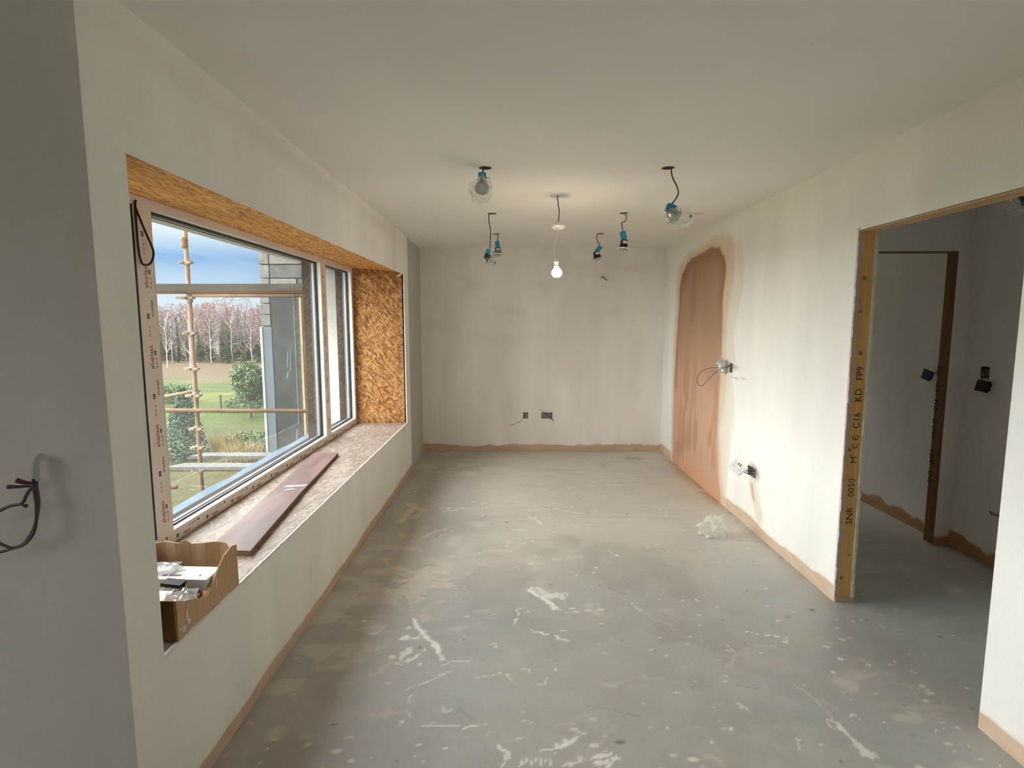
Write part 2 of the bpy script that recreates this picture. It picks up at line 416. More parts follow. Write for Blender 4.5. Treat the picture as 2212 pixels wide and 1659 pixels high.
# floor stains: (colour, width, strength, points)
MARKS=[(0,0.0173,1,[(0.093,3.05),(0.163,2.953),(0.244,2.827)]),
(0,0.0302,0.6,[(0.136,3.05),(0.195,2.974),(0.277,2.953)]),
(0,0.0151,0.6,[(0.196,2.985),(0.302,2.991)]),
(0,0.0047,0.8,[(0.282,2.785),(0.383,2.803),(0.495,2.822)]),
(0,0.0048,0.6,[(0.243,2.819),(0.336,2.832)]),
(0,0.0051,0.9,[(0.006,2.672),(0.026,2.73),(0.031,2.776),(0.022,2.823),(0.057,2.837),(0.1,2.776)]),
(0,0.0195,0.9,[(-0.513,2.722),(-0.472,2.635),(-0.432,2.569),(-0.381,2.499),(-0.351,2.446)]),
(0,0.0102,0.8,[(-0.381,2.499),(-0.349,2.439),(-0.322,2.361)]),
(0,0.0129,0.85,[(-0.545,2.553),(-0.504,2.542),(-0.464,2.553)]),
(0,0.0204,0.7,[(-0.492,2.476),(-0.5,2.424),(-0.517,2.382)]),
(0,0.0121,0.7,[(-0.439,2.424),(-0.459,2.389),(-0.48,2.368)]),
(0,0.0122,0.7,[(-0.567,2.415),(-0.556,2.406)]),
(0,0.0137,0.7,[(-0.435,2.334),(-0.425,2.323)]),
(0,0.0079,0.6,[(-0.533,2.354),(-0.503,2.334)]),
(0,0.0103,0.7,[(-0.416,2.449),(-0.412,2.443)]),
(1,0.0241,0.75,[(-0.703,3.167),(-0.61,3.143),(-0.548,3.24),(-0.435,3.155),(-0.349,3.178)]),
(1,0.019,0.6,[(-0.674,3.131),(-0.587,3.203),(-0.551,3.329)]),
(1,0.0138,0.6,[(-0.55,3.252),(-0.394,3.277),(-0.551,3.329)]),
(1,0.0105,0.6,[(-0.485,3.119),(-0.354,3.119)]),
(1,0.0114,0.5,[(-0.583,3.383),(-0.48,3.41)]),
(1,0.0151,0.5,[(-0.605,3.085),(-0.553,2.976),(-0.498,2.923)]),
(1,0.01,0.5,[(-0.697,2.986),(-0.611,2.924)]),
(2,0.0407,0.6,[(-0.878,4.137),(-0.845,4.345),(-0.824,4.479),(-0.932,4.598)]),
(2,0.033,0.6,[(-0.824,4.479),(-0.732,4.388),(-0.778,4.217)]),
(2,0.026,0.5,[(-0.825,3.911),(-0.765,3.806)]),
(1,0.0229,0.4,[(-0.706,3.74),(-0.601,3.91),(-0.478,4.02)]),
(1,0.0164,0.35,[(-0.658,3.84),(-0.538,3.946)]),
(2,0.0199,0.55,[(-0.841,3.452),(-0.778,3.356),(-0.662,3.303)]),
(2,0.0137,0.4,[(-0.858,3.253),(-0.809,3.24)]),
(0,0.015,0.55,[(-0.603,4.447),(-0.373,4.446)]),
(0,0.0259,0.4,[(-0.564,4.379),(-0.46,4.396)]),
(0,0.0116,0.4,[(-0.337,4.596),(-0.209,4.572)]),
(1,0.0313,0.45,[(-0.06,4.645),(0.068,4.644)]),
(1,0.019,0.4,[(-0.066,4.5),(0.043,4.533)]),
(0,0.0092,0.6,[(0.236,4.476),(0.406,4.394),(0.592,4.31)]),
(0,0.0114,0.5,[(0.337,4.594),(0.446,4.499),(0.504,4.461),(0.494,4.513)]),
(0,0.014,0.7,[(0.135,4.227),(0.191,4.174),(0.215,4.075)]),
(0,0.0107,0.5,[(0.135,4.235),(0.302,4.206)]),
(2,0.0207,0.5,[(-0.154,4.115),(-0.117,4.095)]),
(0,0.0067,0.5,[(-0.066,3.981),(0.113,3.973)]),
(0,0.0088,0.8,[(0.085,2.626),(0.126,2.604),(0.175,2.581)]),
(0,0.0107,0.7,[(0.206,2.56),(0.24,2.536),(0.27,2.524)]),
(0,0.0066,0.6,[(0.242,2.614),(0.284,2.617)]),
(2,0.0147,0.7,[(-0.105,2.498),(-0.083,2.506)]),
(0,0.0048,0.6,[(-0.156,2.249),(-0.1,2.262),(-0.044,2.281)]),
(0,0.0076,0.8,[(-0.026,2.268),(-0.005,2.226)]),
(0,0.004,0.5,[(-0.327,2.327),(-0.281,2.361),(-0.201,2.365)]),
(0,0.0056,0.5,[(-0.46,2.159),(-0.427,2.188),(-0.376,2.212),(-0.303,2.268)]),
(0,0.0077,0.5,[(-0.328,2.268),(-0.266,2.294)]),
(0,0.0053,0.7,[(-0.43,2.08),(-0.43,2.119),(-0.42,2.141)]),
(0,0.0068,0.5,[(-0.428,2.048),(-0.396,1.996)]),
(0,0.0033,0.6,[(-0.354,1.959),(-0.279,1.959),(-0.208,1.957)]),
(2,0.01,0.8,[(-0.324,1.971),(-0.306,1.969)]),
(0,0.0049,0.9,[(-0.189,1.94),(-0.166,1.957),(-0.106,1.963)]),
(0,0.0086,0.5,[(-0.275,2.037),(-0.247,2.053)]),
(2,0.0081,0.7,[(-0.094,1.933),(-0.103,1.9)]),
(0,0.0108,0.9,[(-0.042,1.855),(-0.024,1.825)]),
(0,0.009,0.7,[(-0.019,1.812),(-0.034,1.758)]),
(0,0.0075,0.7,[(0.018,1.758),(0.049,1.783)]),
(0,0.006,0.7,[(0.037,1.803),(0.031,1.77)]),
(0,0.006,0.7,[(0.052,1.797),(0.048,1.787)]),
(0,0.006,0.7,[(0.068,1.79),(0.064,1.77)]),
(0,0.006,0.7,[(0.084,1.803),(0.082,1.787)]),
(0,0.006,0.7,[(0.099,1.797),(0.098,1.77)]),
(0,0.006,0.7,[(0.115,1.79),(0.116,1.787)]),
(0,0.006,0.7,[(0.131,1.803),(0.132,1.77)]),
(0,0.0078,0.8,[(0.097,1.833),(0.151,1.842),(0.194,1.863)]),
(0,0.0142,0.8,[(0.162,1.855),(0.209,1.886),(0.244,1.901)]),
(0,0.009,0.7,[(0.174,1.762),(0.212,1.787),(0.24,1.799)]),
(0,0.0122,0.85,[(0.29,1.803),(0.315,1.816),(0.347,1.811)]),
(0,0.0135,0.85,[(0.302,1.774),(0.337,1.795)]),
(0,0.0135,0.85,[(0.339,1.766),(0.381,1.799)]),
(0,0.0064,0.6,[(0.014,1.891),(0.032,1.891)]),
(0,0.005,0.5,[(0.033,1.986),(0.076,1.974)]),
(2,0.0074,0.7,[(0.408,2.196),(0.449,2.189)]),
(0,0.0072,0.7,[(0.656,2.152),(0.707,2.149)]),
(0,0.0129,0.6,[(0.883,5.164),(0.937,5.074),(1.03,5.103)]),
(0,0.0089,0.6,[(0.642,3.564),(0.718,3.505)]),
(0,0.0075,0.5,[(0.107,2.2),(0.139,2.199),(0.15,2.249)]),
(0,0.0058,0.6,[(0.075,2.307),(0.077,2.281)]),
(0,0.0096,0.5,[(0.657,2.881),(0.692,2.812)]),
(0,0.0065,0.8,[(1.166,2.607),(1.223,2.579),(1.35,2.55)]),
(0,0.0043,0.5,[(1.265,2.591),(1.308,2.566)]),
(0,0.0053,0.4,[(1.198,2.204),(1.239,2.134),(1.251,2.046),(1.251,1.995)]),
(0,0.0205,0.75,[(1.248,1.941),(1.266,1.889),(1.275,1.849),(1.276,1.815)]),
(0,0.0132,0.6,[(1.245,1.985),(1.259,1.936)]),
(0,0.0066,0.6,[(1.227,1.99),(1.218,1.955),(1.227,1.941)]),
(0,0.0077,0.6,[(1.286,1.836),(1.309,1.8)]),
(2,0.0109,0.75,[(1.933,2.581),(1.941,2.578)]),
(2,0.0112,0.75,[(1.879,2.665),(1.887,2.662)]),
(0,0.0111,0.75,[(1.642,2.632),(1.651,2.628)]),
(2,0.0102,0.75,[(1.929,2.428),(1.937,2.425)]),
(0,0.0097,0.75,[(1.767,2.298),(1.774,2.295)]),
(0,0.0092,0.75,[(1.737,2.179),(1.744,2.177)]),
(0,0.0091,0.75,[(1.927,2.167),(1.933,2.165)]),
(2,0.0093,0.75,[(1.384,2.204),(1.391,2.201)]),
(0,0.0095,0.75,[(0.925,2.254),(0.933,2.251)]),
(0,0.0081,0.75,[(1.609,1.921),(1.615,1.919)]),
(2,0.0077,0.75,[(1.596,1.831),(1.602,1.83)]),
(0,0.0078,0.75,[(1.668,1.853),(1.674,1.851)]),
(0,0.0078,0.75,[(1.131,1.862),(1.137,1.861)]),
(2,0.0078,0.75,[(1.233,1.858),(1.239,1.856)]),
(0,0.0083,0.75,[(1.434,1.972),(1.441,1.97)]),
(0,0.0085,0.75,[(1.343,2.01),(1.35,2.008)]),
(0,0.0101,0.75,[(1.503,2.393),(1.51,2.39)]),
(2,0.01,0.75,[(1.6,2.379),(1.608,2.376)]),
(0,0.0093,0.75,[(1.262,2.204),(1.269,2.202)]),
(0,0.0082,0.75,[(0.83,1.951),(0.837,1.949)]),
(0,0.0102,0.75,[(0.711,2.413),(0.719,2.41)]),
(0,0.0123,0.75,[(0.946,2.914),(0.956,2.91)]),
(0,0.0123,0.75,[(1.018,2.914),(1.028,2.91)]),
(0,0.0081,0.75,[(1.637,1.931),(1.643,1.929)]),
(0,0.0075,0.75,[(1.661,1.793),(1.667,1.792)]),
(0,0.0074,0.75,[(1.701,1.765),(1.707,1.763)]),
(0,0.0106,0.75,[(1.323,2.527),(1.331,2.524)]),
(0,0.0107,0.75,[(1.601,2.537),(1.609,2.534)]),
(2,0.0121,0.5,[(0.7,1.803),(0.737,1.778)]),
(0,0.0087,0.5,[(0.925,2.078),(0.941,2.036)]),
(0,0.0078,0.5,[(1.06,1.89),(1.043,1.836)]),
(2,0.0107,0.4,[(1.504,2.558),(1.549,2.511)]),
(0,0.0062,0.5,[(0.992,2.451),(1.047,2.437),(1.032,2.489)]),
(2,0.0112,0.85,[(-0.899,1.898),(-0.886,1.897)]),
(2,0.011,0.85,[(-0.76,1.861),(-0.748,1.86)]),
(2,0.0111,0.85,[(-0.618,1.89),(-0.606,1.889)]),
(0,0.0078,0.85,[(-0.353,1.86),(-0.341,1.859)]),
(0,0.0078,0.85,[(-0.249,1.847),(-0.237,1.846)]),
(0,0.0114,0.85,[(-0.777,2.71),(-0.76,2.708)]),
(2,0.0107,0.85,[(-1.032,1.821),(-1.02,1.82)]),
(2,0.0116,0.85,[(-1.031,1.964),(-1.018,1.963)]),
(3,0.0068,0.4,[(-0.218,2.058),(-0.161,1.991)]),
(3,0.0051,0.4,[(0.507,3.094),(0.647,2.984)]),
(3,0.0079,0.3,[(0.667,3.188),(0.701,3.038)]),
(3,0.0052,0.5,[(0.209,3.1),(0.27,3.113)]),
(3,0.0034,0.3,[(0.303,2.068),(0.41,2.042),(0.497,2.006)]),
(3,0.0464,0.55,[(1.294,6.136),(1.463,6.114)]),
(3,0.0052,0.7,[(1.572,2.072),(1.589,2.065)]),
(3,0.0035,0.6,[(1.841,2.051),(1.854,2.048)]),
(3,0.0055,0.35,[(0.957,2.192),(1.043,2.174)])]
# ------------------------------------------------------------------ wall and slab builders
def arr(*segs):
    """coordinates along an axis: (start, stop, step) pieces joined"""
    out = []
    for a, b, s in segs:
        n = max(1, int(round((b - a) / s))); out += list(np.linspace(a, b, n + 1))
    return np.unique(np.round(out, 5))
def snap(u, brk):
    u = np.array(u)
    for b in brk:
        if u[0] < b < u[-1]: u = u[np.abs(u - b) > 0.0035]; u = np.append(u, b)
    return np.unique(np.round(u, 5))
def wall(name, axis, front, back, U, V, colorfn, holes=(), edge=(0.75, 0.72, 0.67), mat=None, sidecol=None, label=None, cat='wall', parent=None):
    """one wall: fine coloured skin at `front`, coarse back, closed sides; holes = (u0,u1,v0,v1,depth or None for through)"""
    U = snap(U, [h[0] for h in holes] + [h[1] for h in holes]); V = snap(V, [h[2] for h in holes] + [h[3] for h in holes])
    nu, nv = len(U), len(V)
    uu, vv = np.meshgrid(U, V, indexing='ij'); uf, vf = uu.ravel(), vv.ravel()
    def P(u, v, w):
        u, v = np.asarray(u, float), np.asarray(v, float); w = np.full(u.shape, float(w))
        return np.stack([w, u, v], 1) if axis == 0 else np.stack([u, w, v], 1) if axis == 1 else np.stack([u, v, w], 1)
    verts = [P(uf, vf, front)]; cols = [np.clip(colorfn(uf, vf), 0, 1)]
    i, j = np.meshgrid(np.arange(nu - 1), np.arange(nv - 1), indexing='ij'); i, j = i.ravel(), j.ravel()
    cu, cv = (U[i] + U[i + 1]) / 2, (V[j] + V[j + 1]) / 2
    keep = np.ones(len(i), bool)
    for h in holes: keep &= ~((cu > h[0]) & (cu < h[1]) & (cv > h[2]) & (cv < h[3]))
    i, j = i[keep], j[keep]
    quads = [np.stack([i * nv + j, (i + 1) * nv + j, (i + 1) * nv + j + 1, i * nv + j + 1], 1)]
    base = nu * nv
    def strip(pa, pb, col):
        nonlocal base
        n = len(pa); verts.append(np.concatenate([pa, pb])); cols.append(np.tile(np.array(col, float)[None], (2 * n, 1)))
        k = np.arange(n - 1); quads.append(np.stack([base + k, base + k + 1, base + n + k + 1, base + n + k], 1)); base += 2 * n
    def rect_strip(u0, u1, v0, v1, w0, w1, col):
        if v0 <= V[0] + 1e-6: pu = [u1, u1, u0, u0]; pv = [v0, v1, v1, v0]      # open at the floor
        else: pu = [u0, u1, u1, u0, u0]; pv = [v0, v0, v1, v1, v0]
        strip(P(pu, pv, w0), P(pu, pv, w1), col)
    sc = sidecol or edge
    rect_strip(U[0], U[-1], V[0], V[-1], front, back, sc)
    dirn = 1 if back > front else -1
    thr = [h for h in holes if h[4] is None]
    for h in holes:
        d = back if h[4] is None else front + dirn * h[4]
        rect_strip(h[0], h[1], h[2], h[3], front, d, h[5] if len(h) > 5 else edge)
        if h[4] is not None: strip(P([h[0], h[1]], [h[2], h[2]], d), P([h[0], h[1]], [h[3], h[3]], d), h[6] if len(h) > 6 else (0.2, 0.18, 0.16))
    bu = np.unique([U[0], U[-1]] + [x for h in thr for x in h[:2]]); bv = np.unique([V[0], V[-1]] + [x for h in thr for x in h[2:4]])
    for a in range(len(bu) - 1):
        for b in range(len(bv) - 1):
            cu_, cv_ = (bu[a] + bu[a + 1]) / 2, (bv[b] + bv[b + 1]) / 2
            if any(h[0] < cu_ < h[1] and h[2] < cv_ < h[3] for h in thr): continue
            strip(P([bu[a], bu[a + 1]], [bv[b]] * 2, back), P([bu[a], bu[a + 1]], [bv[b + 1]] * 2, back), sc)
    o = mesh_np(name, np.concatenate(verts), np.concatenate(quads), np.concatenate(cols), mat or M_PLASTER, parent)
    if parent is None: tag(o, label, cat, kind='structure')
    return o
def mesh_np(name, V, Q, C, mat, parent=None):
    me = bpy.data.meshes.new(name)
    me.vertices.add(len(V)); me.vertices.foreach_set('co', np.ascontiguousarray(V, dtype=np.float32).ravel())
    me.loops.add(Q.size); me.loops.foreach_set('vertex_index', np.ascontiguousarray(Q, dtype=np.int32).ravel())
    me.polygons.add(len(Q)); me.polygons.foreach_set('loop_start', np.arange(0, Q.size, 4, dtype=np.int32))
    me.update(calc_edges=True); me.validate()
    if C is not None:
        a = me.color_attributes.new('Col', 'FLOAT_COLOR', 'POINT')
        a.data.foreach_set('color', np.concatenate([C, np.ones((len(C), 1))], 1).astype(np.float32).ravel())
    return link(name, me, mat, parent)

WHITE = np.array([0.885, 0.868, 0.835])
PINK = np.array([0.60, 0.43, 0.315])
def mist(u, v, seed):
    """thin first coat of white paint: faint vertical roller streaks and thin spots"""
    n = fbm(u * 5.0, v * 0.9, seed, 4); n2 = fbm(u * 1.1, v * 0.7, seed + 9, 3)
    t = np.clip((n - 0.5) * 0.16 + (n2 - 0.5) * 0.16, -0.09, 0.09)
    c = WHITE[None] * (1 + t[:, None])
    c[:, 2] *= 1 - 0.02 * n2
    return c
def skirting(c, u, v, h, seed, col=PINK, jag=0.03):
    """bare plaster left along the floor, with the ragged lower edge of the paint"""
    e = h + (fbm(u * 7, v * 0 + 3, seed, 3) - 0.5) * jag + (vn(u * 1.7, v * 0, seed + 4) - 0.5) * jag * 0.7 + (fbm(u * 30, v * 30, seed + 2, 2) - 0.5) * 0.008
    t = sstep(0.004, -0.004, v - e)
    halo = sstep(0.02, 0.0, v - e) * 0.25
    c = lerp(c, np.array(col), halo)
    cc = np.array(col)[None] * (0.88 + 0.24 * fbm(u * 12, v * 30, seed + 5, 3))[:, None]
    return lerp(c, cc, t)

XL, XR, YB = -1.0532, 1.7829, 6.4978
H = 2.4
# ------------------------------------------------------------------ floor
SMEAR = {0: (0.86, 0.85, 0.80), 1: (0.68, 0.57, 0.50), 2: (0.70, 0.60, 0.43), 3: (0.12, 0.11, 0.10), 4: (0.45, 0.24, 0.12)}
def floor_color(x, y):
    n = fbm(x * 2.2, y * 2.2, 3, 5); n2 = fbm(x * 9, y * 9, 31, 4); n3 = fbm(x * 0.8, y * 0.8, 17, 3)
    base = np.array([0.42, 0.41, 0.38])[None] * (0.80 + 0.22 * n + 0.18 * n2)[:, None]
    base[:, 0] *= 1 + 0.10 * (n3 - 0.5); base[:, 2] *= 1 - 0.14 * (n3 - 0.5)
    dust = sstep(2.6, 3.9, y + 0.5 * (n3 - 0.5)) * sstep(-0.75, 0.1, x + 0.3 * (n - 0.5)); base = lerp(base, np.array([0.68, 0.64, 0.57]), dust * (0.45 + 0.4 * n))  # plaster dust, paled further to paint the brighter light on the floor's centre
    # faint trowel streaks
    st = fbm(x * 3 + y * 1.5, y * 40, 77, 3); base = lerp(base, np.array([0.44, 0.42, 0.38]), sstep(0.58, 0.75, st) * 0.35)
    # ragged light scuffs everywhere
    sc = fbm(x * 7 + 4, y * 11, 51, 5) * fbm(x * 1.4, y * 1.4, 52, 3)
    base = lerp(base, np.array([0.66, 0.61, 0.54]), sstep(0.34, 0.46, sc) * 0.55)
    sc = fbm(x * 5 + 9, y * 5, 151, 5) * fbm(x * 1.2 + 3, y * 1.2, 152, 3); base = lerp(base, np.array([0.30, 0.28, 0.25]), sstep(0.33, 0.44, sc) * 0.3)
    wx = x + (fbm(x * 28, y * 28, 90, 3) - 0.5) * 0.045; wy = y + (fbm(x * 28, y * 28, 95, 3) - 0.5) * 0.06
    fr = fbm(x * 60, y * 60, 97, 3)
    for k, w, s, pts in MARKS:
        px = [p[0] for p in pts]; py = [p[1] for p in pts]; r = max(w, 0.006) * 2.4 + 0.05
        idx = np.where((x > min(px) - r) & (x < max(px) + r) & (y > min(py) - r) & (y < max(py) + r))[0]
        if not len(idx): continue
        thin = w < 0.008
        d = seg_dist(x[idx] if thin else wx[idx], y[idx] if thin else wy[idx], pts if len(pts) > 1 else pts * 2)
        hw = max(w * (0.5 if thin else 0.78), 0.0035)
        t = sstep(hw * 1.25, hw * 0.55, d + (fr[idx] - 0.5) * hw * 0.9) * s
        base[idx] = lerp(base[idx], np.array(SMEAR[k]), t)
    rnd = random.Random(5)
    for k in range(620):           # splashes and drips of paint
        cx, cy = rnd.uniform(-1.0, 2.9), 1.4 + 5.0 * rnd.random() ** 1.3
        rr = rnd.choice([0.004, 0.005, 0.006, 0.008, 0.011]); ex = rnd.uniform(0.6, 2.2)
        idx = np.where((np.abs(x - cx) < 0.05) & (np.abs(y - cy) < 0.05))[0]
        if len(idx):
            d = np.hypot((x[idx] - cx) / ex, y[idx] - cy); t = sstep(rr * 1.2, rr * 0.6, d) * rnd.uniform(0.3, 0.85)
            base[idx] = lerp(base[idx], np.array((0.84, 0.82, 0.74) if k % 6 else (0.12, 0.11, 0.1)), t)
    for k in range(150):           # short trowel smears
        cx, cy = rnd.uniform(-0.9, 2.8), 1.6 + 4.6 * rnd.random(); a = rnd.uniform(-0.9, 0.9); ln = rnd.uniform(0.03, 0.14); w = rnd.uniform(0.004, 0.018)
        idx = np.where((np.abs(x - cx) < 0.2) & (np.abs(y - cy) < 0.2))[0]
        if len(idx):
            pts = [(cx - ln * math.cos(a), cy - ln * math.sin(a)), (cx + ln * math.cos(a), cy + ln * math.sin(a))]
            t = sstep(w, w * 0.4, seg_dist(wx[idx], wy[idx], pts) + (fr[idx] - 0.5) * w) * rnd.uniform(0.15, 0.5)
            base[idx] = lerp(base[idx], np.array((0.58, 0.54, 0.48)), t)
    # plaster dropped along the foot of the walls, thickest under the patched doorway
    e = np.array([0.45, 0.26, 0.14])
    t = sstep(0.14, 0.0, XR - x) * sstep(4.3, 4.6, y) * sstep(6.3, 5.9, y) * (x < XR) * sstep(0.30, 0.6, fbm(x * 18, y * 9, 61, 4))
    base = lerp(base, e, t * 0.8)
    t = sstep(0.06, 0.0, np.minimum(XR - x, YB - y)) * (x < XR) * sstep(0.45, 0.7, fbm(x * 12, y * 12, 66, 4)) * (y > 2.85)
    base = lerp(base, np.array([0.42, 0.33, 0.24]), t * 0.6)
    return base
def build_floor():
    X = arr((-4.6, -1.2, 0.2), (-1.2, 3.14, 0.0085)); ys = [1.25]
    while ys[-1] < 6.6: ys.append(ys[-1] + 0.0042 * ys[-1])
    Y = np.unique(np.concatenate([np.linspace(-3.1, 1.25, 12), np.array(ys), [6.62]]))
    nx, ny = len(X), len(Y); xx, yy = np.meshgrid(X, Y, indexing='ij'); xf, yf = xx.ravel(), yy.ravel()
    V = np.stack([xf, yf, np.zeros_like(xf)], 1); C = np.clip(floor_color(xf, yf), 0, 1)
    i, j = np.meshgrid(np.arange(nx - 1), np.arange(ny - 1), indexing='ij'); i, j = i.ravel(), j.ravel()
    keep = ~((X[i] < -1.85) & (Y[j] > 1.50)); i, j = i[keep], j[keep]
    Q = np.stack([i * ny + j, (i + 1) * ny + j, (i + 1) * ny + j + 1, i * ny + j + 1], 1)
    return tag(mesh_np('floor', V, Q, C, M_FLOOR), 'grey concrete screed floor splashed and smeared with white and pink plaster', 'floor', kind='structure')
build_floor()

# ------------------------------------------------------------------ ceiling with blind holes for the downlights
HOLES = [(-0.150, 3.186), (0.872, 3.191), (-0.159, 4.485), (-0.155, 5.500), (0.885, 4.473), (0.861, 5.495), (2.47, 2.80), (2.47, 4.9)]
def build_ceiling():
    m, nt, b = nmat('ceiling_paint'); N = nt.nodes.new; L = nt.links.new
    tc = N('ShaderNodeTexCoord'); no = N('ShaderNodeTexNoise'); no.inputs['Scale'].default_value = 0.9; no.inputs['Detail'].default_value = 4; L(tc.outputs['Object'], no.inputs[0])
    r = N('ShaderNodeValToRGB'); r.color_ramp.elements[0].color = (0.82, 0.81, 0.77, 1); r.color_ramp.elements[1].color = (0.88, 0.86, 0.82, 1)
    r.color_ramp.elements[0].position = 0.35; r.color_ramp.elements[1].position = 0.65; L(no.outputs['Fac'], r.inputs[0])
    # small smear of bare plaster near the right wall
    sp = N('ShaderNodeSeparateXYZ'); L(tc.outputs['Object'], sp.inputs[0])
    ds = N('ShaderNodeVectorMath'); ds.operation = 'SUBTRACT'; ds.inputs[1].default_value = (1.44, 4.50, 2.4); L(tc.outputs['Object'], ds.inputs[0])
    sc = N('ShaderNodeVectorMath'); sc.operation = 'MULTIPLY'; sc.inputs[1].default_value = (1.0, 1.1, 1); L(ds.outputs[0], sc.inputs[0])
    ln = N('ShaderNodeVectorMath'); ln.operation = 'LENGTH'; L(sc.outputs[0], ln.inputs[0])
    n2 = N('ShaderNodeTexNoise'); n2.inputs['Scale'].default_value = 14; L(tc.outputs['Object'], n2.inputs[0])
    ad = N('ShaderNodeMath'); ad.operation = 'MULTIPLY_ADD'; ad.inputs[1].default_value = 0.12; L(n2.outputs['Fac'], ad.inputs[0]); L(ln.outputs['Value'], ad.inputs[2])
    mr = N('ShaderNodeMapRange'); mr.inputs['From Min'].default_value = 0.10; mr.inputs['From Max'].default_value = 0.155; mr.inputs['To Min'].default_value = 0.6; mr.inputs['To Max'].default_value = 0; L(ad.outputs[0], mr.inputs[0])
    mx = N('ShaderNodeMix'); mx.data_type = 'RGBA'; L(mr.outputs[0], mx.inputs['Factor']); L(r.outputs[0], mx.inputs['A']); mx.inputs['B'].default_value = (0.62, 0.42, 0.24, 1)
    L(mx.outputs['Result'], b.inputs['Base Color']); b.inputs['Roughness'].default_value = 0.85; b.inputs['Specular IOR Level'].default_value = 0.2
    hole_m = simple('cut_plasterboard_core', (0.26, 0.19, 0.165), 0.9, noise=0.2, scale=60)
    slab = MB().box(-1.9, 3.2, -3.1, 6.62, H, 2.62).build('ceiling', [m, hole_m])
    cut = MB()
    for x, y in HOLES: cut.lathe((x, y, H - 0.01), (0, 0, 1), [(0.036, 0), (0.036, 0.09)], 28, mi=1)
    co = cut.build('cutter', [m, hole_m])
    for p in co.data.polygons: p.material_index = 1
    md = slab.modifiers.new('holes', 'BOOLEAN'); md.operation = 'DIFFERENCE'; md.object = co; md.solver = 'EXACT'
    dg = bpy.context.evaluated_depsgraph_get(); dg.update()
    me = bpy.data.meshes.new_from_object(slab.evaluated_get(dg)); slab.modifiers.clear()
    bm = bmesh.new(); bm.from_mesh(me)
    g = bmesh.ops.create_cube(bm, size=1.0, matrix=Matrix.Translation((-3.25, -0.77, 2.51)) @ Matrix.Diagonal((2.7, 4.66, 0.22, 1)))
    bm.to_mesh(me); bm.free()
    slab.data = me; bpy.data.objects.remove(co)
    return tag(slab, 'painted plasterboard ceiling with round holes cut for downlights', 'ceiling', kind='structure')
build_ceiling()

# ------------------------------------------------------------------ left block with the big window recess
ZS, ZT = 0.542, 2.028
Y1, Y2, YE, YN = 1.5595, 5.430, 5.634, 1.4134
def col_left(u, v):
    c = mist(u, v, 11); c = skirting(c, u, v, 0.055, 14, jag=0.022)
    # filler smears and a scuff
    c = lerp(c, np.array([0.72, 0.69, 0.6]), sstep(0.05, 0.0, np.abs(v - 2.33)) * sstep(0.4, 0.7, fbm(u * 1.5, v * 3, 8, 3)) * 0.6)
    c = lerp(c, np.array([0.55, 0.50, 0.42]), sstep(0.018, 0.004, seg_dist(u, v, [(2.72, 0.20), (2.74, 0.255)])) * 0.4)
    return c
wl = wall('wall_left', 0, XL, -1.075, arr((YN + 0.001, YE, 0.014)), arr((0, 0.1, 0.005), (0.1, H, 0.08)), col_left,
     holes=[(Y1, Y2, ZS - 0.003, ZT, None, (0.82, 0.80, 0.76))], sidecol=(0.885, 0.868, 0.835), label='white painted window wall with a deep board-lined recess')
RENDER = (0.50, 0.50, 0.47)
def col_render(u, v): return np.array(RENDER)[None] * (0.85 + 0.3 * fbm(u * 4, v * 4, 71, 4))[:, None]
wall('core', 0, -1.075, -1.9, np.array([1.50, YE, 6.62]), np.array([-0.25, H, 2.62]), col_render, parent=wl,
     holes=[(Y1 - 0.016, Y2 + 0.016, 0.498, 2.072, None, RENDER)], edge=RENDER)
# jagged plaster lip along the front of the recess sill
lip = MB(); rnd = random.Random(3); ys = np.arange(Y1, Y2 + 0.001, 0.02)
top = [ZS + 0.001 + rnd.choice([0, 0, 0.001, 0.003, 0.005]) * rnd.random() for _ in ys]
for a, b, za, zb in zip(ys[:-1], ys[1:], top[:-1], top[1:]):
    lip.hexa([(-1.0625, a, ZS - 0.02), (XL + 0.0006, a, ZS - 0.008), (XL + 0.0004, a, za), (-1.0625, a, za)], [(-1.0625, b, ZS - 0.02), (XL + 0.0006, b, ZS - 0.008), (XL + 0.0004, b, zb), (-1.0625, b, zb)])
lip.build('plaster_lip', simple('chipped_plaster', (0.78, 0.72, 0.66), 0.9, noise=0.1, scale=80), wl)
MB().box(-1.062, XL + 0.0012, Y2 - 0.002, Y2 + 0.012, ZS, ZT + 0.01).build('corner_bead', simple('bright_corner_bead', (0.86, 0.86, 0.84), 0.4), wl)
MB().box(-1.075, -1.0665, Y1, Y2, ZS - 0.015, ZS - 0.012).build('shadow_gap', M_GASKET, wl)
# strand board lining of the recess
XF = -1.555
for k, (a, b) in enumerate(((Y1, 3.812), (3.815, Y2))):
    q = lambda y: [(XF - 0.02, y, 2.072), (-1.061, y, 2.0285 + 0.002), (-1.061, y, 2.0285 + 0.017), (XF - 0.02, y, 2.084)]
    MB().hexa([(XF - 0.02, a, 2.0695), (-1.061, a, 2.0285), (-1.061, a, 2.0435), (XF - 0.02, a, 2.0845)], [(XF - 0.02, b, 2.0695), (-1.061, b, 2.0285), (-1.061, b, 2.0435), (XF - 0.02, b, 2.0845)]).build('strand_board', M_OSB_SOFFIT, wl)
MB().box(XF - 0.02, -1.062, Y2, Y2 + 0.015, ZS - 0.018, 2.075).build('strand_board', M_OSB_PANEL, wl)
MB().box(XF - 0.02, -1.062, Y1 - 0.015, Y1, ZS - 0.018, 2.075).build('strand_board', M_OSB_PANEL, wl)
for a, b in ((Y1, 3.36), (3.363, Y2)):
    o = MB().box(XF - 0.02, -1.068, a, b, ZS - 0.018, ZS).build('strand_board', M_OSB_SILL, wl); tag(o, 'dusty pale strand board sill')
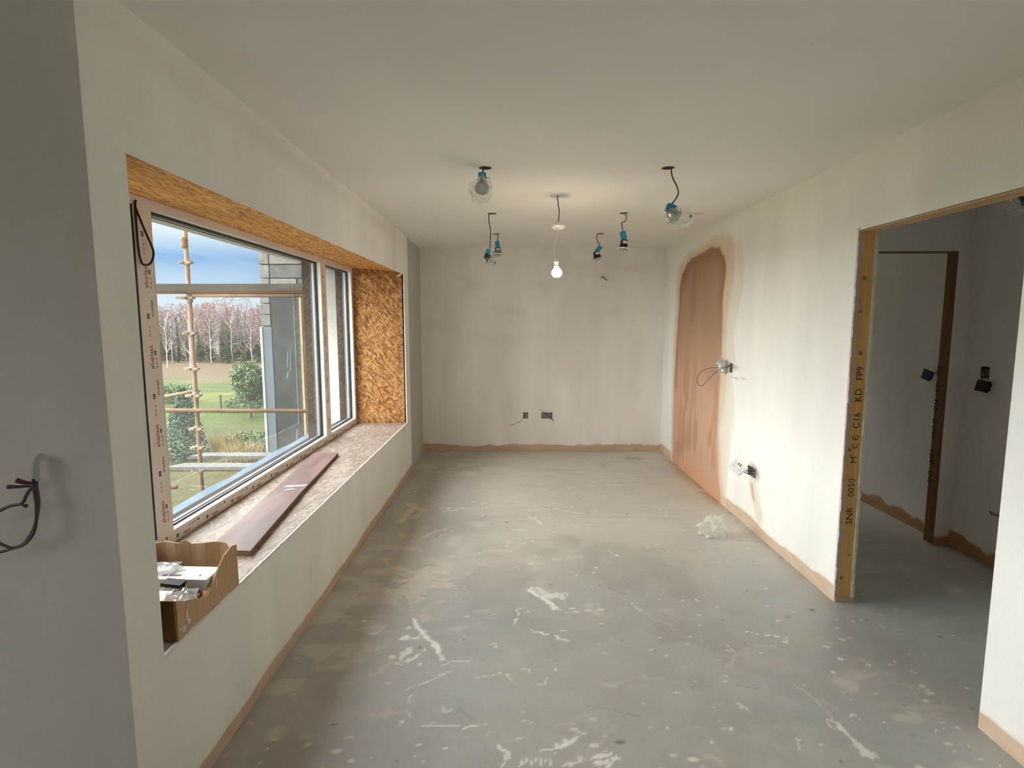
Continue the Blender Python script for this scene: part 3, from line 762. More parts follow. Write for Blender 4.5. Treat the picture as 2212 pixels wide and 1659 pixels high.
# dab of filler at the top corner of the far reveal
bl = MB()
for k, (x, z, r) in enumerate([(-1.085, 2.005, 0.010), (-1.10, 1.998, 0.012), (-1.118, 1.990, 0.008), (-1.075, 2.015, 0.008)]):
    bl.lathe((x, Y2 - 0.001, z), (0, -1, 0), [(r, 0), (r * 0.8, 0.003), (r * 0.3, 0.005)], 9)
bl.build('filler_dab', simple('white_filler', (0.8, 0.78, 0.72), 0.9), wl)

# ------------------------------------------------------------------ the other walls
def col_plain(seed, h=0.07, jag=0.03, pink=PINK):
    return lambda u, v: skirting(mist(u, v, seed), u, v, h, seed + 3, col=pink, jag=jag)
# return wall beside the window block, seen close at the left
wall('wall_near_left', 1, YN, Y1, arr((-4.6, XL - 0.0003, 0.05)), arr((0, H, 0.05)), col_plain(21), label='shaded white return wall at the left edge, beside the window wall')
# end of the room
def col_back(u, v):
    c = mist(u, v, 33)
    n = fbm(u * 3.2, v * 0.8, 35, 4); c = lerp(c, np.array([0.79, 0.765, 0.72]), sstep(0.5, 0.68, n) * 0.45)
    c = lerp(c, np.array([0.76, 0.71, 0.66]), sstep(0.55, 0.75, fbm(u * 2, v * 6, 38, 4)) * sstep(1.1, 1.5, v) * 0.35)
    e = 0.075 + 0.025 * (vn(u * 2.3, v * 0, 5) > 0.5) + 0.012 * (vn(u * 6, v * 0, 6) > 0.55)
    return skirting(c, u, v, 0.08, 36, jag=0.055)
wall('wall_back', 1, YB, 6.62, arr((-1.9, 1.8829, 0.012)), arr((0, 0.15, 0.005), (0.15, H, 0.04)), col_back,
     holes=[(0.127, 0.192, 0.398, 0.466, 0.045, (0.30, 0.27, 0.25), (0.42, 0.38, 0.37)), (0.346, 0.474, 0.401, 0.470, 0.045, (0.34, 0.29, 0.24), (0.48, 0.46, 0.44))],
     label='patchy white end wall with two open socket boxes and a pink plaster foot')
wall('wall_alcove', 0, -1.75, -1.9, arr((YE - 0.001, 6.497, 0.05)), arr((0, 0.15, 0.01), (0.15, H, 0.1)), col_plain(44), label='side wall of the alcove beyond the window block')
# right wall: bare plaster over a filled doorway, paint everywhere else
CORE = [(5.99, -0.1), (5.99, 0.04), (6.01, 0.43), (6.02, 0.88), (5.99, 1.28), (5.96, 1.64), (5.95, 1.90), (5.87, 2.05), (5.67, 2.145), (5.37, 2.185), (5.0, 2.20), (4.83, 2.18), (4.71, 2.10), (4.65, 2.0), (4.665, 1.89), (4.70, 1.70), (4.71, 1.43), (4.70, 1.2), (4.69, 0.85), (4.69, 0.58), (4.65, 0.24), (4.57, 0.0), (4.57, -0.1)]
HALO = [(6.07, -0.1), (6.07, 0.04), (6.10, 0.6), (6.11, 1.27), (6.08, 1.65), (6.05, 1.98), (5.96, 2.13), (5.68, 2.225), (5.32, 2.265), (4.96, 2.295), (4.69, 2.285), (4.54, 2.22), (4.50, 2.10), (4.50, 1.94), (4.54, 1.73), (4.59, 1.57), (4.60, 1.34), (4.57, 1.12), (4.58, 0.87), (4.64, 0.59), (4.56, 0.26), (4.47, 0.0), (4.47, -0.1)]
PALE = [(4.7, 2.2), (4.51, 2.18), (4.39, 2.175), (4.30, 2.0), (4.29, 1.85), (4.35, 1.66), (4.43, 1.44), (4.37, 1.22), (4.46, 1.08), (4.38, 0.93), (4.37, 0.73), (4.40, 0.43), (4.46, 0.15), (4.46, -0.1), (4.7, -0.1)]
def col_right(u, v):
    c = mist(u, v, 52)
    c = lerp(c, np.array([0.87, 0.84, 0.74]), sstep(2.12, 2.36, v + 0.1 * (fbm(u * 2, v, 55, 3) - 0.5)) * 0.45)
    c = skirting(c, u, v, 0.085, 53, jag=0.035, col=(0.66, 0.50, 0.37))
    wu = u + (fbm(u * 4, v * 2.2, 56, 4) - 0.5) * 0.07; wv = v + (fbm(u * 5, v * 5, 58, 3) - 0.5) * 0.06
    st = fbm(u * 14, v * 1.6, 59, 4)
    d = poly_sd(wu, wv, PALE); c = lerp(c, np.array([0.78, 0.68, 0.56]), sstep(0.012, -0.012, d) * (0.35 + 0.4 * st))
    d = poly_sd(wu, wv, HALO); c = lerp(c, np.array([0.76, 0.60, 0.42]), sstep(0.03, -0.04, d) * (0.55 + 0.4 * st))
    d = poly_sd(wu, wv, CORE)
    t = sstep(0.010, -0.010, d + (st - 0.5) * 0.03)
    rim = sstep(0.05, 0.0, np.abs(d)) * 0.35
    c = lerp(c, np.array([0.60, 0.36, 0.19]), rim)
    damp = sstep(0.7, 1.7, v + 0.5 * (fbm(u * 3, v * 1.5, 60, 4) - 0.5))
    core = lerp(np.tile(np.array([[0.60, 0.36, 0.245]]), (len(u), 1)), np.array([0.44, 0.275, 0.175]), damp)
    dk = sstep(0.56, 0.66, fbm(u * 5.5, v * 2.0, 62, 4)); core = lerp(core, np.array([0.38, 0.20, 0.12]), dk * 0.5)
    ed = sstep(-0.16, -0.02, d) * sstep(1.3, 1.9, v); core = lerp(core, np.array([0.36, 0.20, 0.105]), ed * 0.8)
    rr = np.hypot((wu - 5.48) / 0.13, (v - 0.40) / 0.17); core = lerp(core, np.array([0.44, 0.23, 0.135]), sstep(1.1, 0.8, rr) * 0.4)
    ns = fbm(u * 9, v * 1.7, 163, 3); core = lerp(core, np.array([0.47, 0.255, 0.155]), sstep(0.55, 0.62, ns) * sstep(1.5, 1.0, v) * sstep(0.15, 0.35, v) * 0.55)
    lo = sstep(0.16, 0.04, v + 0.1 * (fbm(u * 6, v * 6, 64, 3) - 0.5)); core = lerp(core, np.array([0.66, 0.36, 0.20]), lo * 0.7)
    c = lerp(c, core, t)
    # run of plaster under the socket hole
    d = seg_dist(wu, wv, [(3.98, 0.36), (3.90, 0.2), (3.85, 0.15)]); c = lerp(c, np.array([0.76, 0.62, 0.48]), sstep(0.10, 0.03, d) * 0.6)
    d = seg_dist(wu, wv, [(3.99, 0.33), (3.96, 0.24)]); c = lerp(c, np.array([0.50, 0.26, 0.12]), sstep(0.03, 0.01, d) * 0.55)
    d = seg_dist(u, wv, [(4.54, 1.105), (4.18, 1.098)]); c = lerp(c, np.array([0.45, 0.38, 0.3]), sstep(0.004, 0.001, d) * 0.5)
    return c
wall('wall_right', 0, XR, 1.8829, arr((-3.1, 1.9, 0.06), (1.9, 6.4978, 0.0115)), arr((0, 0.12, 0.005), (0.12, H, 0.0125)), col_right,
     holes=[(1.948, 2.901, 0.0, 2.0063, None, (0.78, 0.74, 0.68)), (3.94, 4.068, 0.400, 0.476, 0.045, (0.40, 0.28, 0.2), (0.1, 0.08, 0.07)), (4.44, 4.50, 1.14, 1.215, 0.04, (0.3, 0.27, 0.24), (0.1, 0.09, 0.08))],
     label='bright white right wall with a brown plastered-up doorway and an open door gap')
# hall and far room beyond the door gap
HX = 3.0259; HY0, HY1 = 3.6765, 3.7765
PD = np.array([0.50, 0.30, 0.17])
wall('wall_hall_right', 0, HX, 3.14, arr((-3.1, 1.0, 0.1), (1.0, 6.62, 0.02)), arr((0, 0.2, 0.01), (0.2, H, 0.08)), col_plain(81, 0.10, 0.09, PD),
     holes=[(3.473, 3.536, 1.180, 1.242, 0.04, (0.35, 0.25, 0.15), (0.30, 0.2, 0.12))], label='dim white hall wall with a dangling black switch plate')
wall('wall_hall_end', 1, HY0, HY1, arr((1.883, HX, 0.02)), arr((0, 0.2, 0.01), (0.2, H, 0.08)), col_plain(84, 0.07, 0.05, PD),
     holes=[(2.10, 2.9311, 0.0, 2.003, None, (0.6, 0.57, 0.5))], label='shaded wall across the hall with an inner doorway')
wall('wall_far_room', 1, 6.50, 6.62, arr((1.883, HX, 0.05)), arr((0, H, 0.1)), col_plain(86), holes=[(2.2, 2.8, 1.0, 1.9, None)], label='dark end wall of the room beyond the hall')
# the part of the house behind the photographer
wall('wall_behind', 1, -2.98, -3.1, arr((-4.6, HX, 0.2)), arr((0, H, 0.2)), col_plain(88), label='plain white wall behind the photographer')
wall('wall_far_left', 0, -4.48, -4.6, arr((-3.0, YN, 0.2)), arr((0, H, 0.2)), col_plain(89), holes=[(-0.1, 0.8, 0.95, 1.85, None)], label='plain white side wall left of the photographer')
for nm, (x0, x1, y0, y1) in {'trim_1': (-1.9, 3.14, -3.1, 6.62), 'trim_2': (-4.6, -1.9, -3.1, 1.56)}.items():
    tag(MB().box(x0, x1, y0, y1, -0.3, -0.012).build(nm, M_STONE_LT), 'floor slab edge of the house', 'slab', kind='structure')

# ------------------------------------------------------------------ door gaps: raw timber linings
FIRST = {}
def lining(name, label, boards):
    r = tag(empty(name, boards[0][1]), label, 'door', kind='structure')
    for nm, p, q, mt in boards:
        o = MB().box(p[0], q[0], p[1], q[1], p[2], q[2]).build(nm, mt, r)
        if nm == 'jamb' and 'jamb' not in FIRST.setdefault(name, {}): FIRST[name]['jamb'] = o
    return r
d1 = lining('door_1', 'raw timber lining of the wide door gap in the right wall', [
    ('jamb', (1.797, 2.8985, 0.028), (1.872, 2.935, 2.0063), M_TIMBER), ('jamb', (1.797, 1.915, 0.0), (1.872, 1.951, 2.0063), M_TIMBER),
    ('head', (1.790, 1.948, 2.0035), (1.876, 2.90, 2.04), M_TIMBER_Y), ('sole_plate', (1.786, 2.893, 0.0), (1.886, 2.93, 0.028), simple('pale_sole_plate', (0.60, 0.50, 0.38), 0.8, noise=0.2, scale=30))])
# ragged plaster edges either side of the stud
for x0, x1, seed in ((1.7815, 1.797, 4), (1.872, 1.8865, 9)):
    rg = MB(); rnd = random.Random(seed); zz = np.arange(0.03, 2.0, 0.035); pr = 0
    for z in zz:
        w = rnd.choice([0, 0, 0.002, 0.004, 0.006]); rg.box(x0 - 0.0005, x1 + (w if seed == 4 else 0), 2.8935 - w, 2.905, z, z + 0.035)
    rg.build('plaster_edge', simple('ragged_plaster_edge', (0.60, 0.50, 0.48) if seed == 4 else (0.74, 0.73, 0.67), 0.9, noise=0.1, scale=50), d1)
d2 = lining('door_2', 'dark timber lining of the inner doorway across the hall', [
    ('jamb', (2.9285, HY0 + 0.003, 0.0), (2.97, HY1 - 0.003, 2.003), M_TIMBER_DK), ('jamb', (2.06, HY0 + 0.003, 0.0), (2.102, HY1 - 0.003, 2.003), M_TIMBER_DK),
    ('head', (2.10, HY0 + 0.003, 1.999), (2.93, HY1 - 0.003, 2.04), M_TIMBER_DK)])
stamp = 'SNR 0050 M\u00b0\u0421\u0404 C16 KD FP9'
for nm, s, z0, size in (('stamp', 'SNR', 0.445, 0.052), ('stamp', '0050', 0.60, 0.052), ('stamp', 'M', 0.785, 0.050), ('stamp', '\u00b0', 0.815, 0.05), ('stamp', 'C \u0404', 0.865, 0.046), ('stamp', 'C16', 0.975, 0.052), ('stamp', 'KD', 1.12, 0.052), ('stamp', 'FP9', 1.235, 0.052)):
    text_obj(nm, s, size, (1.853 + (z0 - 0.4) * 0.004, 2.8980, z0), (0, 0, 1), (-1, 0, 0), M_INK, FIRST['door_1']['jamb'], 0.0)
for s, z0 in (('SNR', 0.42), ('0050', 0.56), ('M C \u0404', 0.74), ('C16', 0.93), ('KD', 1.06), ('FP9', 1.17)):
    text_obj('stamp', s, 0.05, (2.9280, 3.745, z0), (0, 0, 1), (0, 1, 0), simple('faint_stamp_ink', (0.04, 0.022, 0.012), 0.9), FIRST['door_2']['jamb'])
# ------------------------------------------------------------------ window
win = tag(empty('window_1', (XF, Y1, ZS)), 'wide three-part window with filmed white frame and dusty panes in the recess', 'window', kind='structure')
ZB, ZG0, ZG1, ZTOP = ZS, 0.598, 2.030, 2.0705
YM = [(2.318, 2.430), (4.530, 4.652)]      # mullions
YS0, YS1 = Y1 + 0.05, Y2 - 0.052
XG = -1.598
fr = MB()
fr.box(XF - 0.075, XF, Y1 + 0.001, Y2 - 0.001, ZB + 0.0005, ZG0); fr.box(XF - 0.075, XF, Y1 + 0.001, Y2 - 0.001, ZG1, ZTOP - 0.001)
fr.box(XF - 0.075, XF, Y1 + 0.001, YS0, ZG0, ZG1); fr.box(XF - 0.075, XF, YS1, Y2 - 0.001, ZG0, ZG1)
fro = fr.build('frame', M_FRAME, win)
mull = [MB().box(XF - 0.075, XF, a, b, ZG0, ZG1).build('mullion', M_FRAME, win) for a, b in YM]
ow = MB(); e = 0.006
for (a, b) in ((Y1 + 0.001, YS0 + e), (YM[0][0] - e, YM[0][1] + e), (YM[1][0] - e, YM[1][1] + e), (YS1 - e, Y2 - 0.001)): ow.box(-1.705, XF - 0.0755, a, b, ZG0 - 0.01, ZG1 + 0.006)
ow.box(-1.705, XF - 0.0755, Y1, Y2, ZB - 0.035, ZG0 - 0.012); ow.box(-1.705, XF - 0.0755, Y1, Y2, ZG1 + 0.006, 2.071)
ow.build('outer_frame', M_FRAME_OUT, win)
def ring(x0, x1, a, b, z0, z1, t, m=None):
    m = m or MB(); m.box(x0, x1, a, b, z0, z0 + t); m.box(x0, x1, a, b, z1 - t, z1); m.box(x0, x1, a, a + t, z0 + t, z1 - t); m.box(x0, x1, b - t, b, z0 + t, z1 - t); return m
for a, b in ((YS0, YM[0][0]), (YM[0][1], YM[1][0]), (YM[1][1], YS1)):
    ring(XG + 0.012, XF + 0.001, a - 0.001, b + 0.001, ZG0 - 0.001, ZG1 + 0.001, 0.003).build('glazing_bead', M_BEAD, win)
    ring(XG + 0.0005, XG + 0.012, a, b, ZG0, ZG1, 0.010).build('gasket', M_GASKET, win)
    ring(XG - 0.022, XG - 0.008, a, b, ZG0, ZG1, 0.012).build('spacer', M_SPACER, win)
    MB().box(XG - 0.006, XG, a + 0.0005, b - 0.0005, ZG0 + 0.0005, ZG1 - 0.0005).build('pane', M_GLASS, win)
MB().box(XG + 0.001, XF - 0.0012, 2.3055, 2.3175, ZG0 + 0.001, ZG1 - 0.001).build('black_seal', M_GASKET, win)
def small_print(*a): return tag(text_obj(*a), kind='stuff')
# film printing on mullions and bottom rail
pr = MB()
def sq_v(y, z, s=0.020):
    for i in range(2):
        for j in range(3): pr.box(XF, XF + 0.0006, y + i * s * 0.42, y + i * s * 0.42 + s * 0.38, z + j * s * 0.40, z + j * s * 0.40 + s * 0.34)
def dash_v(y, z, n):
    for k in range(n): pr.box(XF, XF + 0.0006, y, y + 0.003, z + k * 0.018, z + k * 0.018 + 0.012)
for (m0, m1), mo in zip(YM, mull):
    for k in range(5):
        z = 0.87 + 0.345 * k
        if z < 2.0:
            sq_v(m0 + 0.040, z); dash_v(m0 + 0.050, z - 0.075, 3)
            if z - 0.22 > ZG0: small_print('print', 'aluplast', 0.034, (XF + 0.0006, m0 + 0.062, z - 0.215), (0, 0, 1), (0, -1, 0), M_RED, mo)
        z = 0.715 + 0.345 * k - 0.0
        if z < 2.0:
            sq_v(m0 + 0.070, z, 0.016)
            dash_v(m0 + 0.080, z - 0.06, 3)
            if z - 0.19 > ZG0: small_print('print', 'aluplast', 0.024, (XF + 0.0006, m0 + 0.084, z - 0.18), (0, 0, 1), (0, -1, 0), M_GREY, mo)
for k in range(15):
    y = 1.75 + 0.25 * k
    for i in range(2):
        for j in range(2): pr.box(XF, XF + 0.0006, y + 0.20 + i * 0.009, y + 0.208 + i * 0.009, ZS + 0.012 + j * 0.009, ZS + 0.020 + j * 0.009)
    small_print('print', 'aluplast', 0.020, (XF + 0.0006, y, ZS + 0.010), (0, 1, 0), (0, 0, 1), M_RED, fro)
    for i in range(3): pr.box(XF, XF + 0.0006, y + 0.045 + i * 0.022, y + 0.062 + i * 0.022, ZS + 0.036, ZS + 0.039)
    pr.box(XF, XF + 0.0006, y + 0.122, y + 0.136, ZS + 0.033, ZS + 0.043)
tag(pr.build('print_marks', M_GREY, win), kind='stuff')
# outside sill membrane, slightly rucked
n = 90; V = []; Fq = []
for i in range(n + 1):
    for j in range(7):
        y = Y1 + (Y2 - Y1) * i / n; x = -1.915 + (0.21) * j / 6
        V.append((x, y, 0.502 + 0.006 * math.sin(y * 9 + j) * math.sin(y * 3.1 + j * 0.7) + 0.006))
for i in range(n):
    for j in range(6): a = i * 7 + j; Fq.append((a, a + 1, a + 8, a + 7))
MB().add(V, Fq).build('outer_sill', M_SILL_OUT, win, smooth=True)
# black cable loop at the head of the first mullion
lp = [(-1.545, 2.327, 2.045), (-1.548, 2.325, 2.02), (-1.540, 2.338, 1.97), (-1.535, 2.365, 1.91), (-1.534, 2.392, 1.865), (-1.535, 2.400, 1.835), (-1.538, 2.385, 1.80), (-1.540, 2.355, 1.785), (-1.543, 2.330, 1.795), (-1.546, 2.322, 1.85), (-1.547, 2.322, 1.95), (-1.547, 2.324, 2.04)]
tag(MB().tube(lp, 0.0045, 8).build('cable_loop', M_CABLE_BLK, smooth=True), 'black cable loop hanging from the window head at the left', 'cable')

# ------------------------------------------------------------------ on the sill
# planks of laminate flooring
def slab_quad(name, quad, z0, t, mat, label, core=M_LAM_CORE, lift=(0, 0, 0, 0)):
    r = tag(empty(name, (quad[0][0], quad[0][1], z0)), label, 'plank')
    q = lambda z: [(x, y, z + l) for (x, y), l in zip(quad, lift)]
    MB().hexa(q(z0), q(z0 + t * 0.8)).build('core', core, r)
    MB().hexa(q(z0 + t * 0.8), q(z0 + t)).build('veneer', mat, r)
    return r
slab_quad('laminate_plank', [(-1.325, 2.285), (-1.131, 2.275), (-1.225, 3.10), (-1.405, 3.12)], 0.5425, 0.024, M_LAM, 'reddish laminate plank on the sill, nearer the cardboard box', lift=(0, 0, 0.002, 0.002))
slab_quad('laminate_plank', [(-1.405, 3.122), (-1.227, 3.102), (-1.318, 4.075), (-1.503, 4.088)], 0.5425, 0.022, M_LAM, 'glossy reddish laminate plank on the sill, farther from the box', lift=(0.001, 0.001, 0, 0))
sp = slab_quad
strp = MB().hexa([(-1.37, 3.19, 0.5665), (-1.245, 3.215, 0.5665), (-1.243, 3.245, 0.5665), (-1.36, 3.225, 0.5665)], [(-1.37, 3.19, 0.5675), (-1.245, 3.215, 0.5675), (-1.243, 3.245, 0.5675), (-1.36, 3.225, 0.5675)])
strp.hexa([(-1.34, 3.13, 0.5665), (-1.29, 3.15, 0.5665), (-1.285, 3.165, 0.5665), (-1.335, 3.145, 0.5665)], [(-1.34, 3.13, 0.5675), (-1.29, 3.15, 0.5675), (-1.285, 3.165, 0.5675), (-1.335, 3.145, 0.5675)])
tag(strp.build('plastic_strip', simple('shiny_clear_strip', (0.8, 0.82, 0.86), 0.15, spec=0.8)), 'shiny pale plastic strip lying across the laminate planks', 'strip')

# cardboard box
box = tag(empty('cardboard_box', (-1.21, 1.83, ZS)), 'torn open cardboard box full of packaging at the near end of the sill', 'box')
def panel(name, pts_top, z0, thick, mat, nrm, parent=box, bottom=None):
    m = MB(); o = Vector(nrm) * thick
    for k in range(len(pts_top) - 1):
        (xa, ya, za), (xb, yb, zb) = pts_top[k], pts_top[k + 1]
        ba = bottom[k] if bottom else (xa, ya); bb = bottom[k + 1] if bottom else (xb, yb)
        A = [Vector((ba[0], ba[1], z0)), Vector((bb[0], bb[1], z0)), Vector((xb, yb, zb)), Vector((xa, ya, za))]
        m.hexa(A, [p + o for p in A])
    return m.build(name, mat, parent)
rb = random.Random(11)
ztop = [(1.634, .678), (1.66, .665), (1.69, .650), (1.74, .632), (1.78, .612), (1.806, .603), (1.83, .622), (1.86, .645), (1.89, .664), (1.94, .692), (1.965, .698), (1.992, .708), (2.02, .702)]
panel('side_panel', [(-1.058 - 0.004 * math.sin(y * 30), y, z) for y, z in ztop], ZS + 0.001, 0.005, M_CARD, (-1, 0, 0))
panel('side_panel', [(-1.385, y, 0.70 + rb.uniform(-.006, .006)) for y in np.linspace(1.634, 2.02, 9)], ZS + 0.001, 0.005, M_CARD, (1, 0, 0))
panel('end_panel', [(x, 2.025 + 0.004 * math.sin(x * 60), 0.708 + 0.004 * math.sin(x * 37) + (0.012 if -1.27 < x < -1.235 else 0) - (0.02 if x > -1.10 else 0)) for x in np.linspace(-1.385, -1.062, 18)], ZS + 0.001, 0.005, M_CARD, (0, -1, 0))
panel('end_panel', [(x, 1.634, 0.676 + rb.uniform(-.002, .002)) for x in np.linspace(-1.385, -1.062, 9)], ZS + 0.001, 0.005, M_CARD_DK, (0, 1, 0))
MB().box(-1.383, -1.062, 1.636, 2.023, ZS + 0.0006, ZS + 0.005).build('bottom', M_CARD, box)
# torn ply hanging along the rim of the right side
panel('torn_flap', [(-1.063, y, z - 0.004) for y, z in ztop[5:]], 0.60, 0.003, simple('pale_torn_ply', (0.62, 0.48, 0.32), 0.9), (-1, 0, 0), bottom=[(-1.066, y) for y, z in ztop[5:]])
# blobs of white plaster on the box
M_BLOB = simple('white_plaster_blob', (0.7, 0.66, 0.6), 0.8)
for y, z, ry, rz in ((1.650, 0.575, .012, .02), (1.668, 0.565, .016, .012), (1.69, 0.60, .008, .02), (1.70, 0.575, .01, .01), (1.87, 0.62, .006, .03)):
    m = [(-1.0575, y + math.cos(a) * ry, z + math.sin(a) * rz) for a in np.linspace(0, 2 * PI, 13)[:-1]]
    MB().add(m + [(-1.0545, y, z)], [(i, (i + 1) % 12, 12) for i in range(12)]).build('plaster_blob', M_BLOB, box, smooth=True)
# contents
def crumple(name, c, s, mat, seed, label=None, cat=None, parent=None, sub=3, amp=0.35, freq=6.0, flat=None):
    bm = bmesh.new(); bmesh.ops.create_icosphere(bm, subdivisions=sub, radius=1.0)
    from mathutils import noise
    for v in bm.verts:
        p = v.co.copy(); q = p * freq * 0.4 + Vector((seed * 3.1, seed * 1.7, seed))
        d = abs(noise.noise(q)) * 1.2 + 0.5 * abs(noise.noise(q * 2.3))
        k = 1 - amp + amp * 1.6 * d
        v.co = Vector((p.x * s[0], p.y * s[1], p.z * s[2])) * k + Vector(c)
        if flat is not None and v.co.z < flat: v.co.z = flat
    me = bpy.data.meshes.new(name); bm.to_mesh(me); bm.free()
    o = link(name, me, mat, parent)
    if label: tag(o, label, cat)
    return o
ct = tag(empty('white_carton', (-1.17, 1.90, 0.62)), 'flat white carton with small print inside the cardboard box', 'carton')
MB().hexa([(-1.36, 1.845, 0.610), (-1.072, 1.835, 0.610), (-1.070, 1.930, 0.613), (-1.36, 1.945, 0.613)], [(-1.36, 1.845, 0.650), (-1.072, 1.835, 0.650), (-1.070, 1.930, 0.653), (-1.36, 1.945, 0.653)]).build('carton_body', M_PAPER, ct)
m = MB()
for x0, x1, y in ((-1.245, -1.228, 1.862), (-1.222, -1.178, 1.862), (-1.115, -1.108, 1.862), (-1.113, -1.108, 1.875), (-1.10, -1.095, 1.88)): m.box(x0, x1, y, y + 0.012, 0.6507, 0.6512)
m.build('print', simple('brown_print', (0.2, 0.1, 0.09), 0.7), ct)
for z in (0.565, 0.60):
    tag(MB().box(-1.30, -1.10, 1.66 + (z - .565), 1.82 + (z - .565), z - 0.018, z).build('packing_card', M_CARD), 'brown packing card under the plastic in the box' if z < 0.58 else 'upper brown packing card under the plastic in the box', 'card', )
br = MB().box(-1.205, -1.145, 1.818, 1.832, 0.630, 0.655).obox((-1.165, 1.80, 0.655), (1, 0.2, -0.25), (0, 1, 0), (0.25, 0, 1), 0.03, 0.02, 0.006).box(-1.15, -1.09, 1.80, 1.815, 0.615, 0.63)
tag(br.build('black_bracket', M_BLACK), 'black plastic bracket on the white carton in the box', 'bracket')
for c, s, sd, lb in (((-1.20, 1.755, 0.625), (0.075, 0.055, 0.035), 2, 'milky crumpled plastic bag at the front of the cardboard box'), ((-1.105, 1.765, 0.618), (0.035, 0.05, 0.036), 5, 'small crumpled plastic bag by the torn rim of the box'), ((-1.275, 1.905, 0.664), (0.07, 0.045, 0.014), 8, 'thin plastic sheet over the white carton in the box')):
    crumple('plastic_bag', c, s, M_BAG_MILKY, sd, lb, 'bag', amp=0.45)

# plastic bag on the floor
bm_ = crumple('plastic_bag', (1.455, 3.84, 0.055), (0.125, 0.08, 0.11), M_BAG_MILKY, 23, 'crumpled clear plastic bag on the floor by the right wall', 'bag', sub=3, amp=0.5, freq=3.4, flat=0.0005)
bm_.data.materials[0] = clear_film('floor_bag_polythene', opaque=0.72, gloss=0.1, haze=(0.95, 0.94, 0.88))

# ------------------------------------------------------------------ ceiling downlights hanging by their leads
M_BLUE_DK = simple('dark_blue_plastic', (0.01, 0.11, 0.22), 0.4); M_LENS = simple('frosted_lens', (0.30, 0.31, 0.31), 0.35); M_LABEL = simple('white_label', (0.7, 0.7, 0.68), 0.5)
def downlight(name_label, cable, body_top, axis, blue, can, bez, bag=None, white_label=False, tilt_ref=(1, 0, 0), disc=False, lean=None, hook=None, blue_dot=None):
    """cable: points from the hole down; body: blue driver block, black can with fins and bezel along `axis`"""
    r = tag(empty('downlight', cable[0]), name_label, 'downlight', 'downlights hanging from the ceiling')
    MB().tube([Vector(cable[0]) + Vector((0, 0, 0.05))] + [Vector(c) for c in cable], 0.0042, 8).build('lead', M_CABLE, r, smooth=True)
    ax = Vector(axis).normalized(); p = Vector(body_top); ba = Vector(lean or axis).normalized()
    sx = ba.cross(Vector((0, 1, 0))).normalized(); sy = ba.cross(sx).normalized()
    bl = blue; c = p + ba * bl[1]
    dbx = MB().obox(c, sx, sy, ba, bl[0], bl[2], bl[1]).build('driver_box', M_BLUE, r, bevel=0.004)
    MB().obox(p + ba * 0.002, sx, sy, ba, bl[0] * 0.92, bl[2] * 0.9, 0.0025).obox(c + sy * (-bl[2] - 0.0005), sx, sy, ba, bl[0] * 0.6, 0.0008, bl[1] * 0.5).build('driver_lid', M_BLUE_DK, dbx)
    q = p + ba * (bl[1] * 2)
    R, Lc = can
    pr_ = [(R * 0.8, -0.004), (R, 0.0), (R, Lc * 0.5)]
    for k in range(3): pr_ += [(R * 1.12, Lc * (0.52 + 0.12 * k)), (R * 1.12, Lc * (0.57 + 0.12 * k)), (R * 1.0, Lc * (0.58 + 0.12 * k))]
    pr_ += [(R * 1.2, Lc * 0.93), (R * 1.2, Lc)]
    cn = MB().lathe(q, ax, pr_, 24).build('can', M_BLACK if not disc else M_ALU, r, smooth=False)
    bzo = MB().lathe(q + ax * Lc, ax, [(bez * 0.9, 0.0), (bez, 0.003), (bez, 0.007), (bez * 0.86, 0.009)], 32).build('bezel', M_ALU if disc else M_WHITE, r, smooth=False)
    MB().lathe(q + ax * (Lc + 0.0091), ax, [(bez * 0.84, 0), (bez * 0.6, 0.001), (0.002, 0.003)], 32).build('lens', M_LENS, bzo)
    for s in (-1, 1):      # spring clips
        w = ax.cross(Vector((0, 1, 0))).normalized() * s
        MB().tube([q + ax * Lc * 0.9 + w * R * 1.1, q + ax * Lc * 0.85 + w * (R * 1.1 + 0.014), q + ax * Lc * 0.6 + w * (R * 1.1 + 0.018)], 0.0022, 6).build('spring_clip', M_ALU, cn)
    if white_label:
        u = ax.cross(Vector((0, -1, 0))).normalized(); f = u.cross(ax).normalized()
        if f.y > 0: f = -f
        vs = []; 
        for k in range(7):
            a = -0.9 + 1.4 * k / 6
            for h in (Lc * 0.12, Lc * 0.46): vs.append(q + ax * h + (u * math.sin(a) + f * math.cos(a)) * (R + 0.0008))
        MB().add(vs, [(2 * k, 2 * k + 2, 2 * k + 3, 2 * k + 1) for k in range(6)]).build('rating_label', M_LABEL, cn)
    if bag:
        bc, bs, sd = bag
        crumple('bag', bc, bs, M_BAG, sd, parent=r, amp=0.3, freq=5)
    if blue_dot:
        MB().lathe(blue_dot, (0.2, 1, 0), [(0.009, 0), (0.009, 0.004)], 10).build('cap', M_BLUE, r)
    return r
downlight('bagged downlight hanging short from the nearest left ceiling hole', [(-0.158, 3.188, 2.40), (-0.163, 3.186, 2.385), (-0.167, 3.186, 2.372)], (-0.167, 3.186, 2.372), (0.0, -0.62, -0.78), (0.022, 0.026, 0.02), (0.030, 0.045), 0.042,
          bag=((-0.172, 3.16, 2.275), (0.074, 0.07, 0.084), 3), disc=True, lean=(0, 0, -1))
